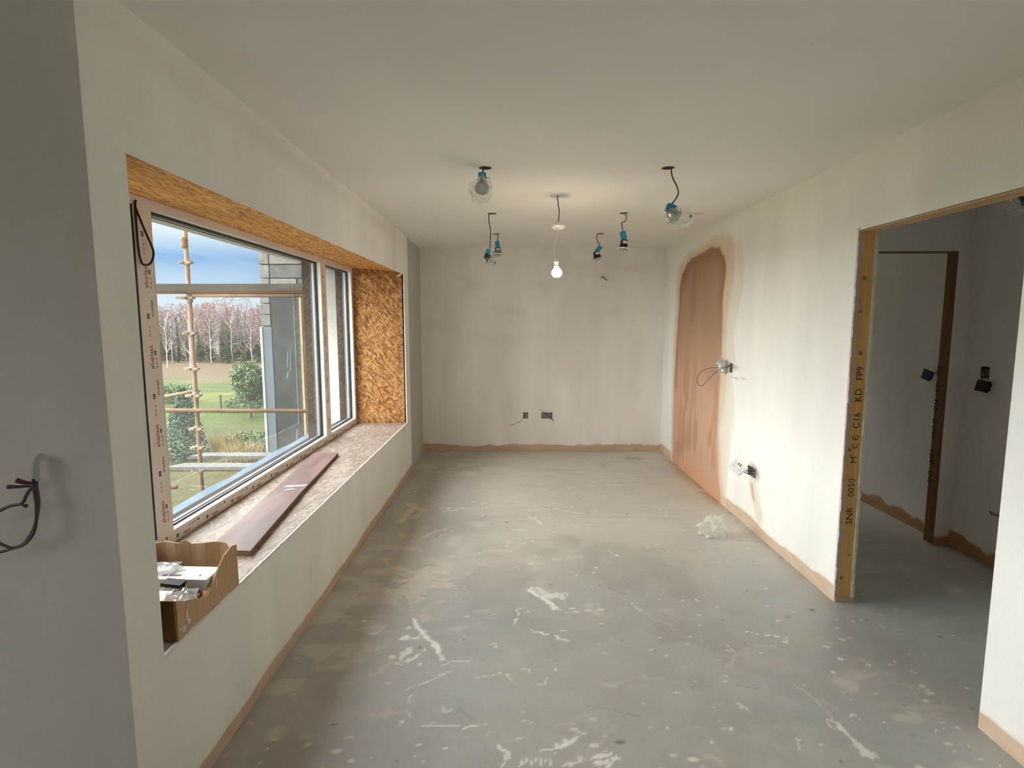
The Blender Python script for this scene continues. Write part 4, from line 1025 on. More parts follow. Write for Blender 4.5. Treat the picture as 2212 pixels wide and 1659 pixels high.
downlight('bagged downlight on a long bent lead, nearest right ceiling hole', [(0.890, 3.191, 2.40), (0.893, 3.191, 2.37), (0.905, 3.19, 2.335), (0.925, 3.19, 2.30), (0.934, 3.19, 2.265), (0.922, 3.19, 2.235), (0.905, 3.19, 2.212), (0.898, 3.19, 2.200)], (0.898, 3.19, 2.200), (0.62, -0.35, -0.62), (0.026, 0.020, 0.02), (0.032, 0.05), 0.040,
          bag=((0.942, 3.16, 2.125), (0.080, 0.07, 0.066), 7), disc=True, lean=(-0.28, 0, -0.95), blue_dot=(0.983, 3.11, 2.122))
downlight('downlight on a long lead, clear bagged lens, second left ceiling hole', [(-0.184, 4.485, 2.40), (-0.184, 4.485, 2.34), (-0.172, 4.485, 2.27), (-0.174, 4.485, 2.20), (-0.180, 4.485, 2.122)], (-0.184, 4.485, 2.120), (0.55, -0.35, -0.62), (0.019, 0.026, 0.017), (0.026, 0.055), 0.028,
          bag=((-0.170, 4.45, 2.025), (0.055, 0.045, 0.04), 9), lean=(-0.42, 0, -0.9), blue_dot=(-0.138, 4.42, 2.012))
downlight('small downlight hanging upright from the far left ceiling hole', [(-0.141, 5.5, 2.40), (-0.141, 5.5, 2.36), (-0.146, 5.5, 2.328)], (-0.148, 5.5, 2.330), (-0.02, -0.25, -1), (0.022, 0.034, 0.018), (0.030, 0.06), 0.046,
          bag=((-0.150, 5.47, 2.205), (0.052, 0.05, 0.04), 13), white_label=True, lean=(0.12, 0, -1))
downlight('unbagged black downlight with white label, middle right of the ceiling', [(0.893, 4.473, 2.40), (0.905, 4.473, 2.37), (0.893, 4.473, 2.335), (0.868, 4.473, 2.325), (0.874, 4.473, 2.29), (0.881, 4.473, 2.25)], (0.876, 4.473, 2.258), (-0.12, -0.12, -1), (0.022, 0.036, 0.018), (0.028, 0.062), 0.050, white_label=True, lean=(0.22, 0, -1))
downlight('leaning unbagged black downlight at the far right of the ceiling', [(0.834, 5.495, 2.40), (0.826, 5.495, 2.356), (0.838, 5.495, 2.325), (0.852, 5.495, 2.30), (0.863, 5.495, 2.274)], (0.865, 5.495, 2.278), (0.24, -0.1, -1), (0.022, 0.034, 0.018), (0.032, 0.064), 0.044, white_label=True, lean=(-0.62, 0, -0.78))
downlight('black downlight in a bag hanging in the dark hall', [(2.47, 2.80, 2.40), (2.475, 2.80, 2.34), (2.47, 2.79, 2.27), (2.48, 2.78, 2.20)], (2.48, 2.78, 2.21), (0.4, -0.3, -0.8), (0.026, 0.026, 0.02), (0.036, 0.06), 0.046,
          bag=((2.50, 2.76, 2.12), (0.085, 0.08, 0.075), 17))

# ------------------------------------------------------------------ pendant with the lit bulb
pd = tag(empty('pendant_lamp', (0.309, 3.868, 2.4)), 'lit bare bulb hanging from a loose white ceiling rose', 'lamp')
MB().tube([(0.309, 3.868, 2.401), (0.310, 3.868, 2.385), (0.315, 3.868, 2.339), (0.322, 3.868, 2.296), (0.319, 3.868, 2.25), (0.317, 3.868, 2.209)], 0.0036, 8).build('lead', M_CABLE, pd, smooth=True)
MB().lathe((0.309, 3.868, 2.4), (0, 0, -1), [(0.009, 0), (0.009, 0.002), (0.004, 0.003)], 14).build('cable_grommet', M_STEEL, pd)
MB().lathe((0.316, 3.868, 2.213), (0.02, -0.22, -1), [(0.030, 0), (0.046, 0.004), (0.048, 0.010), (0.048, 0.022), (0.040, 0.028), (0.012, 0.031), (0.008, 0.040), (0.005, 0.044)], 36).build('ceiling_rose', M_WHITE, pd, smooth=True)
MB().tube([(0.316, 3.862, 2.172), (0.306, 3.86, 2.14), (0.292, 3.862, 2.09), (0.292, 3.864, 2.04), (0.301, 3.867, 1.985)], 0.0030, 8).build('flex', M_WHITE, pd, smooth=True)
lh = MB().lathe((0.303, 3.868, 1.985), (0.02, 0, -1), [(0.006, 0), (0.012, 0.006), (0.0125, 0.022), (0.019, 0.024), (0.019, 0.029), (0.0135, 0.030), (0.0135, 0.052), (0.016, 0.055), (0.016, 0.060)], 24).build('lamp_holder', M_WHITE, pd, smooth=False)
MB().lathe((0.303, 3.868, 1.9615), (0.02, 0, -1), [(0.0192, 0), (0.0202, 0.002), (0.0192, 0.004)], 24).build('skirt_ring', M_GREY, lh)
prof = [(0.0115, 0.0), (0.012, 0.008), (0.020, 0.017), (0.031, 0.029), (0.0355, 0.044), (0.034, 0.059), (0.025, 0.071), (0.012, 0.077), (0.001, 0.078)]
MB().lathe((0.307, 3.868, 1.930), (0.03, 0, -1), prof, 28).build('bulb', simple('glowing_opal_bulb', (1, 0.9, 0.75), 0.4, emit=(1.0, 0.80, 0.55), strength=105), pd, smooth=True)

# ------------------------------------------------------------------ wall points and loose cables
def back_box(label, axis, w, u0, u1, v0, v1, d, sgn):
    m = MB(); t = 0.0015; a, b = (w + sgn * 0.003, w + sgn * d) if sgn > 0 else (w + sgn * d, w + sgn * 0.003)
    def bx(u_0, u_1, v_0, v_1, w0, w1): m.box(w0, w1, u_0, u_1, v_0, v_1) if axis == 0 else m.box(u_0, u_1, w0, w1, v_0, v_1)
    bx(u0, u1, v0, v0 + t, a, b); bx(u0, u1, v1 - t, v1, a, b); bx(u0, u0 + t, v0, v1, a, b); bx(u1 - t, u1, v0, v1, a, b)
    bb = (b - t, b) if sgn > 0 else (a, a + t); bx(u0, u1, v0, v1, *bb)
    for uu in ((u0 + 0.006), (u1 - 0.006)):
        bx(uu - 0.004, uu + 0.004, (v0 + v1) / 2 - 0.004, (v0 + v1) / 2 + 0.004, *( (a, a + 0.002) if sgn > 0 else (b - 0.002, b)))
    return tag(m.build('back_box', M_STEEL), label, 'socket box')
back_box('small single metal socket box low in the end wall', 1, YB, 0.129, 0.190, 0.400, 0.464, 0.04, 1)
back_box('double metal socket box low in the end wall', 1, YB, 0.348, 0.472, 0.403, 0.468, 0.04, 1)
back_box('metal box in the right wall behind the dangling white socket', 0, XR, 3.942, 4.066, 0.402, 0.474, 0.04, 1)
back_box('metal switch box in the right wall beside the brown patch', 0, XR, 4.441, 4.499, 1.142, 1.213, 0.035, 1)
back_box('metal box in the hall wall above the black plate', 0, HX, 3.475, 3.534, 1.182, 1.240, 0.035, 1)
def cable(label, pts, r=0.0025, mat=M_CABLE, name='cable'):
    return tag(MB().tube(pts, r, 7).build(name, mat, smooth=True), label, 'cable')
cable('thin cable curling down from the small socket box in the end wall', [(0.150, 6.53, 0.43), (0.144, 6.47, 0.428), (0.117, 6.45, 0.405), (0.085, 6.45, 0.37), (0.045, 6.452, 0.345), (0.005, 6.455, 0.330), (-0.026, 6.458, 0.332)])
tw = tag(empty('cable', (0.41, 6.52, 0.44)), 'pair of cut cables poking from the double box in the end wall', 'cable')
MB().tube([(0.40, 6.53, 0.455), (0.425, 6.46, 0.437), (0.46, 6.43, 0.408), (0.487, 6.41, 0.388)], 0.0055, 8).build('core', M_CABLE, tw, smooth=True)
MB().tube([(0.395, 6.53, 0.447), (0.42, 6.46, 0.425), (0.448, 6.44, 0.402)], 0.0045, 8).build('core', M_STEEL, tw, smooth=True)
MB().tube([(0.385, 6.53, 0.462), (0.375, 6.46, 0.478), (0.35, 6.45, 0.497), (0.325, 6.45, 0.512)], 0.0018, 6).build('core', M_CABLE, tw, smooth=True)
tw = tag(empty('cable', (1.05, 6.49, 2.05)), 'stub of split cable sticking out high on the end wall', 'cable')
MB().tube([(1.050, 6.50, 2.060), (1.052, 6.47, 2.068), (1.070, 6.45, 2.050), (1.093, 6.44, 2.020)], 0.0038, 8).build('core', M_CABLE, tw, smooth=True)
MB().tube([(1.048, 6.50, 2.058), (1.040, 6.47, 2.066), (1.030, 6.46, 2.058), (1.024, 6.46, 2.045)], 0.003, 8).build('core', M_CABLE, tw, smooth=True)
MB().tube([(1.050, 6.50, 2.055), (1.060, 6.46, 2.048), (1.082, 6.445, 2.022)], 0.003, 8).build('core', M_STEEL, tw, smooth=True)
# return wall at the left: bent conduit sleeve and looped leads
cb = tag(empty('cable', (-1.235, YN, 1.2)), 'looped grey leads with connectors hanging on the shaded left wall', 'cable')
MB().lathe((-1.237, YN + 0.002, 1.200), (0, -1, 0), [(0.010, -0.001), (0.010, 0.001)], 10).build('hole', simple('hole_dark', (0.10, 0.07, 0.02), 0.9), cb)
MB().tube([(-1.237, YN + 0.01, 1.198), (-1.238, 1.402, 1.190), (-1.243, 1.398, 1.165), (-1.243, 1.398, 1.135)], 0.0085, 10).build('tape', simple('masking_tape', (0.60, 0.61, 0.56), 0.8), cb, smooth=True)
MB().tube([(-1.2415, 1.398, 1.140), (-1.242, 1.395, 1.12), (-1.238, 1.393, 1.09), (-1.243, 1.392, 1.05), (-1.258, 1.39, 1.005), (-1.287, 1.39, 0.968), (-1.33, 1.39, 0.950), (-1.37, 1.39, 0.940)], 0.0040, 8).build('lead', M_CABLE, cb, smooth=True)
MB().tube([(-1.245, 1.398, 1.140), (-1.246, 1.392, 1.11), (-1.241, 1.388, 1.07), (-1.25, 1.388, 1.01), (-1.275, 1.388, 0.972), (-1.31, 1.388, 0.957), (-1.345, 1.389, 0.967), (-1.39, 1.39, 1.00)], 0.0038, 8).build('lead', M_CABLE, cb, smooth=True)
MB().tube([(-1.245, 1.396, 1.128), (-1.262, 1.39, 1.105), (-1.278, 1.388, 1.078), (-1.31, 1.388, 1.070), (-1.35, 1.388, 1.052), (-1.40, 1.39, 1.03)], 0.0042, 8).build('lead', M_CABLE, cb, smooth=True)
MB().tube([(-1.279, 1.388, 1.074), (-1.265, 1.387, 1.070)], [0.003, 0.005], 8).build('cut_end', M_CABLE, cb, smooth=True)
MB().tube([(-1.248, 1.392, 1.130), (-1.265, 1.388, 1.133), (-1.283, 1.387, 1.139)], [0.004, 0.007], 8).build('connector', simple('dull_red_sleeve', (0.16, 0.05, 0.05), 0.6), cb, smooth=True)
MB().tube([(-1.255, 1.392, 1.122), (-1.285, 1.388, 1.122), (-1.308, 1.387, 1.122)], [0.0025, 0.006], 8).build('connector', M_CABLE, cb, smooth=True)
MB().tube([(-1.244, 1.393, 1.142), (-1.243, 1.390, 1.128)], 0.005, 8).build('sleeve', simple('dull_blue_sleeve', (0.03, 0.05, 0.12), 0.6), cb, smooth=True)
# dangling white double socket
def plate(name, label, c, u, v, hu, hv, mat, dirs=None, t=0.004):
    r = tag(empty(name, c), label, 'socket'); U, V = Vector(u).normalized(), Vector(v).normalized(); W = U.cross(V).normalized(); V = W.cross(U).normalized()
    if W.dot(Vector((0, 0, 1.55)) - Vector(c)) < 0 and False: W = -W
    fp = MB().obox(c, U, V, W, hu, hv, t).build('face_plate', mat, r, bevel=0.002); FIRST[r.name] = fp
    MB().obox(Vector(c) - W * 0.011, U, V, W, hu * 0.8, hv * 0.7, 0.009).build('rear_housing', mat, r)
    return r, U, V, W
A, D, B = Vector((1.617, 4.02, 0.472)), Vector((1.637, 3.88, 0.438)), Vector((1.675, 4.02, 0.530)); C_ = (Vector((1.69, 3.88, 0.49)) + A) / 2
sk, U, V, W = plate('double_socket', 'white double socket dangling off the right wall', C_, D - A, B - A, 0.073, 0.042, M_WHITE)
if W.dot(Vector((0, 0, 1.545)) - C_) < 0: W = -W
pins = MB()
for s in (-1, 1):
    for (a, b, ha, hb) in ((0.0, 0.014, 0.002, 0.004), (-0.011, -0.006, 0.0035, 0.002), (0.011, -0.006, 0.0035, 0.002)):
        pins.obox(C_ + W * 0.0042 + U * (s * 0.038 + a) + V * b, U, V, W, ha, hb, 0.0006)
for s in (-1, 1): pins.obox(C_ + W * 0.0042 + U * s * 0.012 + V * 0.026, U, V, W, 0.005, 0.008, 0.0008)
tag(pins.build('pin_slots', M_GASKET, FIRST[sk.name]), kind='stuff')
cable('wires tying the dangling white socket to its wall box', [(1.81, 4.0, 0.44), (1.76, 3.98, 0.445), (1.70, 3.94, 0.462), (1.668, 3.93, 0.478)], 0.004)
cable('second bare wire from the dangling white socket to its box', [(1.81, 3.99, 0.425), (1.77, 3.955, 0.43), (1.72, 3.92, 0.44), (1.672, 3.92, 0.468)], 0.003, M_BLACK)
# foil wrapped switch with a wire loop
sw = tag(empty('wrapped_switch', (1.74, 4.52, 1.18)), 'plastic wrapped white switch hanging at the edge of the brown patch', 'switch')
MB().obox((1.742, 4.56, 1.175), (0.25, -1, 0.1), (0, 0.1, 1), (1, 0.25, 0), 0.044, 0.043, 0.006).build('face_plate', M_WHITE, sw, bevel=0.002)
crumple('wrapping', (1.735, 4.56, 1.180), (0.034, 0.062, 0.066), clear_film('switch_wrap', opaque=0.45, gloss=0.3, haze=(0.8, 0.8, 0.78)), 31, parent=sw, amp=0.4, freq=7)
MB().obox((1.728, 4.545, 1.215), (0.25, -1, 0.1), (0, 0.1, 1), (1, 0.25, 0), 0.022, 0.016, 0.004).build('dark_rocker', M_STEEL, sw)
cable('long thin wire loop hanging over the brown patch', [(1.79, 4.46, 1.18), (1.70, 4.33, 1.197), (1.70, 4.45, 1.178), (1.70, 4.60, 1.165), (1.70, 4.80, 1.135), (1.70, 4.95, 1.09), (1.70, 5.04, 1.02), (1.70, 4.98, 0.972), (1.70, 4.87, 0.985), (1.70, 4.76, 1.04), (1.70, 4.60, 1.115), (1.70, 4.45, 1.165), (1.70, 4.31, 1.193), (1.76, 4.45, 1.20)], 0.0028)
# hall: black plates
hp, U, V, W = plate('switch_plate', 'black switch plate dangling on the hall wall under its box', (2.985, 3.468, 1.138), (0.0, -0.1, -0.006), (0.012, 0.008, 0.065), 0.048, 0.036, M_BLACK)
cable('short wire holding the black plate on the hall wall', [(3.06, 3.50, 1.2), (3.0, 3.495, 1.19), (2.995, 3.48, 1.165)], 0.003)
h2, U, V, W = plate('switch_plate', 'black switch plate seen through the inner doorway', (2.975, 3.93, 1.165), (0.0, -0.08, -0.018), (0.01, 0.008, 0.07), 0.042, 0.036, M_BLACK)
cable('short wire behind the black plate in the far room', [(3.03, 3.84, 1.185), (2.99, 3.86, 1.19), (2.98, 3.90, 1.17)], 0.0025)
cable('cut cable stub low on the hall wall', [(3.03, 3.20, 0.37), (2.99, 3.24, 0.368), (2.985, 3.30, 0.363), (2.99, 3.335, 0.362), (2.985, 3.31, 0.352), (2.99, 3.24, 0.356)], 0.003)
# ------------------------------------------------------------------ outside
def gz(x, y):
    d = np.hypot(np.asarray(x, float) * 0.35, np.asarray(y, float)); d = np.asarray(y, float)
    z = -3.5 - 1.75 * np.clip((d - 40) / 55, 0, 1.4)
    return z + 0.5 * (fbm(np.asarray(x, float) * 0.12 + 50, d * 0.12 + 50, 5, 3) - 0.5)
def GZ(x, y): return float(gz(np.array([x]), np.array([y]))[0])
def build_ground():
    X = np.linspace(-260, 60, 420); Y = np.concatenate([np.linspace(-60, 10, 30), np.linspace(10.5, 60, 160), np.linspace(61, 190, 90)])
    xx, yy = np.meshgrid(X, Y, indexing='ij'); x, y = xx.ravel(), yy.ravel(); z = gz(x, y) + 0.12 * fbm(x * 1.3, y * 1.3, 9, 3)
    z = np.where((x > -2.2) & (y < 9) & (y > -5), -3.8, z)
    n = fbm(x * 0.25, y * 0.35, 20, 5); n2 = fbm(x * 1.1, y * 1.1, 22, 4)
    c = np.tile(np.array([[0.16, 0.22, 0.06]]), (len(x), 1)) * (0.7 + 0.6 * n2)[:, None]
    c = lerp(c, np.array([0.30, 0.33, 0.08]), sstep(0.5, 0.65, n) * sstep(26, 34, y))
    c = lerp(c, np.array([0.30, 0.20, 0.12]) , sstep(44, 62, y + 30 * (n - 0.5)))
    c = lerp(c, np.array([0.20, 0.18, 0.09]), sstep(27, 22, y + 8 * (n2 - 0.5)) * 0.8)
    c = lerp(c, np.array([0.24, 0.20, 0.10]), sstep(0.6, 0.7, n2) * 0.5)
    c = c * 0.31
    nx, ny = len(X), len(Y); i, j = np.meshgrid(np.arange(nx - 1), np.arange(ny - 1), indexing='ij'); i, j = i.ravel(), j.ravel()
    Q = np.stack([i * ny + j, (i + 1) * ny + j, (i + 1) * ny + j + 1, i * ny + j + 1], 1)
    tag(mesh_np('ground', np.stack([x, y, z], 1), Q, c, M_GROUND), 'rough green and brown hillside field outside the window', 'ground', kind='structure')
build_ground()

# pier of the neighbouring wing
PY = 7.2
pier = tag(empty('wall_outside', (-2.6, PY, -3.6)), 'grey stone wing of the building seen through the window', 'wall', kind='structure')
MB().box(-3.24, -1.9, PY + 0.06, 9.2, -3.7, 4.3).build('masonry_core', M_STONE, pier)
rs = random.Random(4); z = 1.93
while z < 4.2:
    h = rs.uniform(0.16, 0.24); x = -3.275; first = True
    while x < -2.0:
        w = (0.14 if first else rs.uniform(0.28, 0.46)); x1 = min(x + w, -1.95)
        o = MB().box(x + 0.005, x1 - 0.005, PY + rs.uniform(0, 0.015), PY + 0.1, z + 0.005, z + h - 0.005).build('stone', M_STONE_LT if first or rs.random() < 0.25 else M_STONE, pier, bevel=0.008)
        x = x1; first = False
    z += h
z = 1.5
for k in range(3): MB().box(-3.275, -3.15, PY + 0.005, PY + 0.1, 1.50 + k * 0.145, 1.637 + k * 0.145).build('stone', M_STONE_LT, pier, bevel=0.008)
MB().box(-3.145, -2.77, PY + 0.02, PY + 0.07, -3.6, 1.925).build('breather_sheet', M_NET, pier)
MB().box(-3.27, -3.145, PY + 0.01, PY + 0.07, -3.6, 1.49).build('sheathing_board', M_SHEATH, pier)
MB().box(-3.29, -3.262, PY - 0.002, PY + 0.07, -0.25, 1.48).build('corner_strip', M_LIGHTRIM, pier)
MB().box(-2.765, -2.735, PY - 0.01, PY + 0.07, -3.6, 1.925).build('timber_batten', timber('weathered_batten', (0.42, 0.36, 0.22), (0.3, 0.24, 0.14)), pier)
MB().box(-2.73, -1.9, PY + 0.0, PY + 0.07, -3.6, 1.925).build('stained_render', M_BROWNWALL, pier)
MB().box(-2.70, -2.60, PY - 0.004, PY + 0.07, 1.93, 2.5).build('pale_render_strip', M_SHEATH, pier)
sp_ = MB()
for (x, z, w, h) in ((-2.97, 0.95, 0.02, 0.22), (-2.93, 0.90, 0.015, 0.3), (-2.99, 0.8, 0.03, 0.1), (-2.9, -0.05, 0.03, 0.18)):
    sp_.add([(x, PY + 0.018, z), (x + w, PY + 0.018, z + 0.02), (x + w * 1.6, PY + 0.016, z + h), (x + w * 0.8, PY + 0.016, z + h)], [(0, 1, 2, 3)])
sp_.build('torn_film', M_SHEATH, pier, fix=False)

# scaffold
sc_ = tag(empty('scaffold', (-3.775, 6.5, -3.5)), 'rusty tube scaffold standing outside the window', 'scaffold')
T = 0.0242; SX, SY = -3.775, 6.5
def tubep(name, a, b, r=T, m=M_RUST): return MB().tube([a, b], r, 12, smooth=False).build(name, m, sc_, smooth=True)
tubep('standard', (SX, SY, -3.6), (SX, SY, 4.2))
tubep('standard', (-6.4, SY, -3.6), (-6.4, SY, 4.2))
tubep('ledger', (-7.2, SY - 0.055, 1.905), (-2.33, SY - 0.055, 1.895)); tubep('ledger', (-3.70, SY - 0.05, 1.855), (-2.28, SY - 0.05, 1.852), T * 0.85)
tubep('ledger', (-7.2, SY - 0.05, 0.525), (-2.28, SY - 0.05, 0.498))
tubep('ledger', (-7.2, 5.42, -0.09), (-3.42, 5.45, -0.12))
tubep('ledger', (-7.2, 6.56, -0.24), (-2.3, 6.56, -0.24))
tubep('brace', (-4.9, SY + 0.06, 0.52), (SX, SY + 0.06, 0.735), 0.020, M_COUPLER)
def coupler(z, big=1.0, x=SX, y=SY):
    m = MB().lathe((x, y, z - 0.028 * big), (0, 0, 1), [(0.034, 0), (0.036, 0.008), (0.036, 0.048 * big), (0.034, 0.056 * big)], 14)
    m.box(x - 0.065 * big, x - 0.02, y - 0.06, y + 0.02, z - 0.014, z + 0.014); m.box(x + 0.02, x + 0.062, y - 0.05, y + 0.02, z - 0.012, z + 0.012)
    m.lathe((x - 0.05, y - 0.05, z), (0, -1, 0), [(0.010, 0), (0.010, 0.022)], 6)
    return m.build('coupler', M_COUPLER, sc_)
for z, b in ((2.235, 1.0), (1.83, 1.9), (1.42, 1.2), (1.0, 1.4), (0.68, 1.5), (0.50, 1.3), (0.28, 1.2), (0.05, 1.2), (-0.22, 1.4)): coupler(z, b)
MB().lathe((SX - 0.012, SY - 0.01, 2.40), (0, 0, 1), [(0.030, 0), (0.038, 0.02), (0.038, 0.10), (0.030, 0.12)], 14).build('coupler', M_RUST, sc_)
for (x0, y0, y1, z0, z1, x1, m_, lb) in (
    (-7.0, SY - 0.12, SY - 0.082, 1.918, 1.985, -2.31, M_BOARD, 'dark mossy guard board on edge along the upper scaffold tubes'),
    (-4.0, 6.66, 6.85, -0.135, -0.098, -2.32, M_PLANK, 'farther plaster-caked scaffold plank outside the window'),
    (-3.96, 6.14, 6.33, -0.135, -0.098, -2.32, M_PLANK, 'nearer plaster-caked scaffold plank outside the window')):
    if m_ is M_PLANK:
        o = MB().hexa([(x0, y0, z0), (x1, y0, z0), (x1, y1, z0), (x0 + 0.10, y1, z0)], [(x0, y0, z1), (x1, y0, z1), (x1, y1, z1), (x0 + 0.10, y1, z1)]).build('scaffold_plank', m_)
        tag(o, lb, 'plank')
    else: tag(MB().box(x0, x1, y0, y1, z0, z1).build('guard_board', m_), lb, 'board')

# vegetation
def leaf_mat(name, a, b, s=0.6):
    return simple(name, tuple((p + q) / 2 for p, q in zip(a, b)), 0.9, spec=0.1, noise=0.35, scale=s)
M_CONIFER = leaf_mat('conifer_needles', (0.05, 0.085, 0.05), (0.10, 0.13, 0.08))
M_TWIG = leaf_mat('reddish_birch_twigs', (0.25, 0.17, 0.16), (0.34, 0.24, 0.22))
M_BARK_W = simple('white_birch_bark', (0.66, 0.64, 0.60), 0.8)
M_BARK = simple('dark_bark', (0.12, 0.10, 0.085), 0.9)
M_LEAF = leaf_mat('grey_green_foliage', (0.10, 0.16, 0.08), (0.17, 0.22, 0.12), 3)
M_SPRUCE = leaf_mat('blue_green_needles', (0.09, 0.14, 0.10), (0.15, 0.19, 0.14), 3)
M_REED = leaf_mat('dry_reeds', (0.34, 0.26, 0.14), (0.42, 0.34, 0.2), 3)
def tris_mesh(name, T_, mi, mats):
    T_ = np.array(T_, dtype=np.float32).reshape(-1, 3); n = len(T_) // 3
    me = bpy.data.meshes.new(name); me.vertices.add(len(T_)); me.vertices.foreach_set('co', T_.ravel())
    me.loops.add(len(T_)); me.loops.foreach_set('vertex_index', np.arange(len(T_), dtype=np.int32))
    me.polygons.add(n); me.polygons.foreach_set('loop_start', np.arange(0, 3 * n, 3, dtype=np.int32))
    me.update(calc_edges=True)
    for m in mats: me.materials.append(m)
    if mi is not None: me.polygons.foreach_set('material_index', np.array(mi, dtype=np.int32))
    return me
def cone_tris(r, a, b, ra, rb, n=5):
    a, b = Vector(a), Vector(b); t = (b - a).normalized(); u = t.cross(Vector((0.3, 1, 0.1))).normalized(); w = t.cross(u); out = []
    for k in range(n):
        c0, c1 = 2 * PI * k / n, 2 * PI * (k + 1) / n
        d0, d1 = u * math.cos(c0) + w * math.sin(c0), u * math.cos(c1) + w * math.sin(c1)
        out += [a + d0 * ra, a + d1 * ra, b + d1 * rb, a + d0 * ra, b + d1 * rb, b + d0 * rb]
    return out
def birch_mesh(seed, h=10.0, n=1100):
    r = random.Random(seed); trunk = []; tw = []
    p = Vector((0, 0, -0.4)); hs = 7; pts = [p]
    for k in range(hs): pts.append(Vector((pts[-1].x + r.uniform(-.12, .12), pts[-1].y + r.uniform(-.12, .12), (k + 1) * h * 0.85 / hs)))
    for k in range(hs): trunk += cone_tris(r, pts[k], pts[k + 1], 0.10 * (1 - k / (hs + 1)), 0.10 * (1 - (k + 1) / (hs + 1)))
    for k in range(10):
        i = r.randint(2, hs - 1); a = r.uniform(0, 2 * PI); q = pts[i] + Vector((math.cos(a) * 1.1, math.sin(a) * 1.1, r.uniform(1.2, 2.2))); trunk += cone_tris(r, pts[i], q, 0.035, 0.012, 4)
    for k in range(n):
        z = h * (0.30 + 0.72 * r.random() ** 0.8); rad = 1.55 * math.sin(PI * min(1, (z / h - 0.22) / 0.85)) ** 0.7 + 0.15
        a = r.uniform(0, 2 * PI); q = r.random() ** 0.5 * rad; c = Vector((math.cos(a) * q, math.sin(a) * q, z))
        d = Vector((math.cos(a) * r.uniform(.1, .5), math.sin(a) * r.uniform(.1, .5), r.uniform(-.1, .5))); s = Vector((r.uniform(-1, 1), r.uniform(-1, 1), r.uniform(-1, 1))).normalized() * 0.045
        tw += [c - s, c + s, c + d]
    return trunk, tw
def conifer_mesh(seed, h=9.0, n=900, rb=1.5):
    r = random.Random(seed); trunk = cone_tris(r, (0, 0, -0.4), (0, 0, h * 0.95), 0.12, 0.02); nd = []
    for k in range(n):
        t = r.random() ** 0.75; z = h * (0.06 + 0.94 * (1 - t)) if False else h * (0.05 + 0.95 * r.random()); rad = rb * (1 - z / h) ** 0.85 + 0.06
        a = r.uniform(0, 2 * PI); d = Vector((math.cos(a), math.sin(a), -0.25)); q = rad * r.uniform(0.25, 0.75); c = Vector((math.cos(a) * q, math.sin(a) * q, z))
        side = Vector((-d.y, d.x, r.uniform(-.2, .2))) * r.uniform(0.12, 0.24) * (0.5 + 0.5 * rad / rb)
        nd += [c - side, c + side, c + d * rad * 0.42 + Vector((0, 0, r.uniform(-.1, .1)))]
    return trunk, nd
birches = [birch_mesh(s) for s in (1, 2, 3)]; conifers = [conifer_mesh(s) for s in (5, 6)]
def tree_obj(kind, parts, loc, s, rz, label, group, meshes):
    r = tag(empty(kind, loc), label, 'tree', group); r.scale = (s, s, s); r.rotation_euler = (0, 0, rz)
    for nm, me in meshes:
        o = bpy.data.objects.new(nm, me); COL.objects.link(o); o.parent = r
    return r
BM = [(tris_mesh('birch_trunk', t, None, [M_BARK_W]), tris_mesh('birch_crown', w, None, [M_TWIG])) for t, w in birches]
CM = [(tris_mesh('conifer_trunk', t, None, [M_BARK]), tris_mesh('conifer_crown', w, None, [M_CONIFER])) for t, w in conifers]
rt = random.Random(12)
# the edge of the wood: single trees in front
k = 0
for i in range(58):
    x = -92 + i * 1.35 + rt.uniform(-.5, .5); y = 91 + rt.uniform(-2.0, 3.5)
    if i % 5 in (1, 3): b = rt.randrange(3); tree_obj('birch_tree', None, (x, y, GZ(x, y)), rt.uniform(0.80, 1.0), rt.uniform(0, 6), 'white-stemmed bare birch at the edge of the far wood', 'birches at the edge of the wood', [('trunk', BM[b][0]), ('crown', BM[b][1])])
    else: b = rt.randrange(2); tree_obj('conifer_tree', None, (x, y, GZ(x, y)), rt.uniform(0.62, 0.92), rt.uniform(0, 6), 'dark green conifer at the edge of the far wood', 'conifers at the edge of the wood', [('trunk', CM[b][0]), ('crown', CM[b][1])])
# the mass of the wood behind them
allT = {0: [], 1: [], 2: []}
fa = {0: [np.array(b[0], dtype=np.float32) for b in birches], 1: [np.array(b[1], dtype=np.float32)[:1800] for b in birches], 2: [np.array(c[1], dtype=np.float32)[:1800] for c in conifers]}
for i in range(600):
    x = rt.uniform(-110, -8) if i < 330 else rt.uniform(-215, -95); y = 96 + rt.uniform(0, 22); g = GZ(x, y); s = rt.uniform(0.88, 1.10); a = rt.uniform(0, 6)
    R_ = np.array([[math.cos(a), -math.sin(a), 0], [math.sin(a), math.cos(a), 0], [0, 0, 1]]) * s
    if rt.random() < 0.68:
        b = rt.randrange(3); allT[0].append(fa[0][b] @ R_.T + np.array([x, y, g])); allT[1].append(fa[1][b] @ R_.T * 1 + np.array([x, y, g]))
    else: b = rt.randrange(2); allT[2].append(fa[2][b] @ R_.T * 1 + np.array([x, y, g]))
for kk, (nm, m_) in enumerate((('wood_stems', M_BARK), ('wood_twigs', M_TWIG), ('wood_conifers', M_CONIFER))):
    o = link('forest' if kk == 1 else nm, tris_mesh(nm, np.concatenate(allT[kk]), None, [m_]))
    tag(o, ('dark stems deep in the far wood', 'brownish purple mass of bare birch tops beyond the field', 'dark conifers filling the depth of the far wood')[kk], 'forest', kind='stuff')
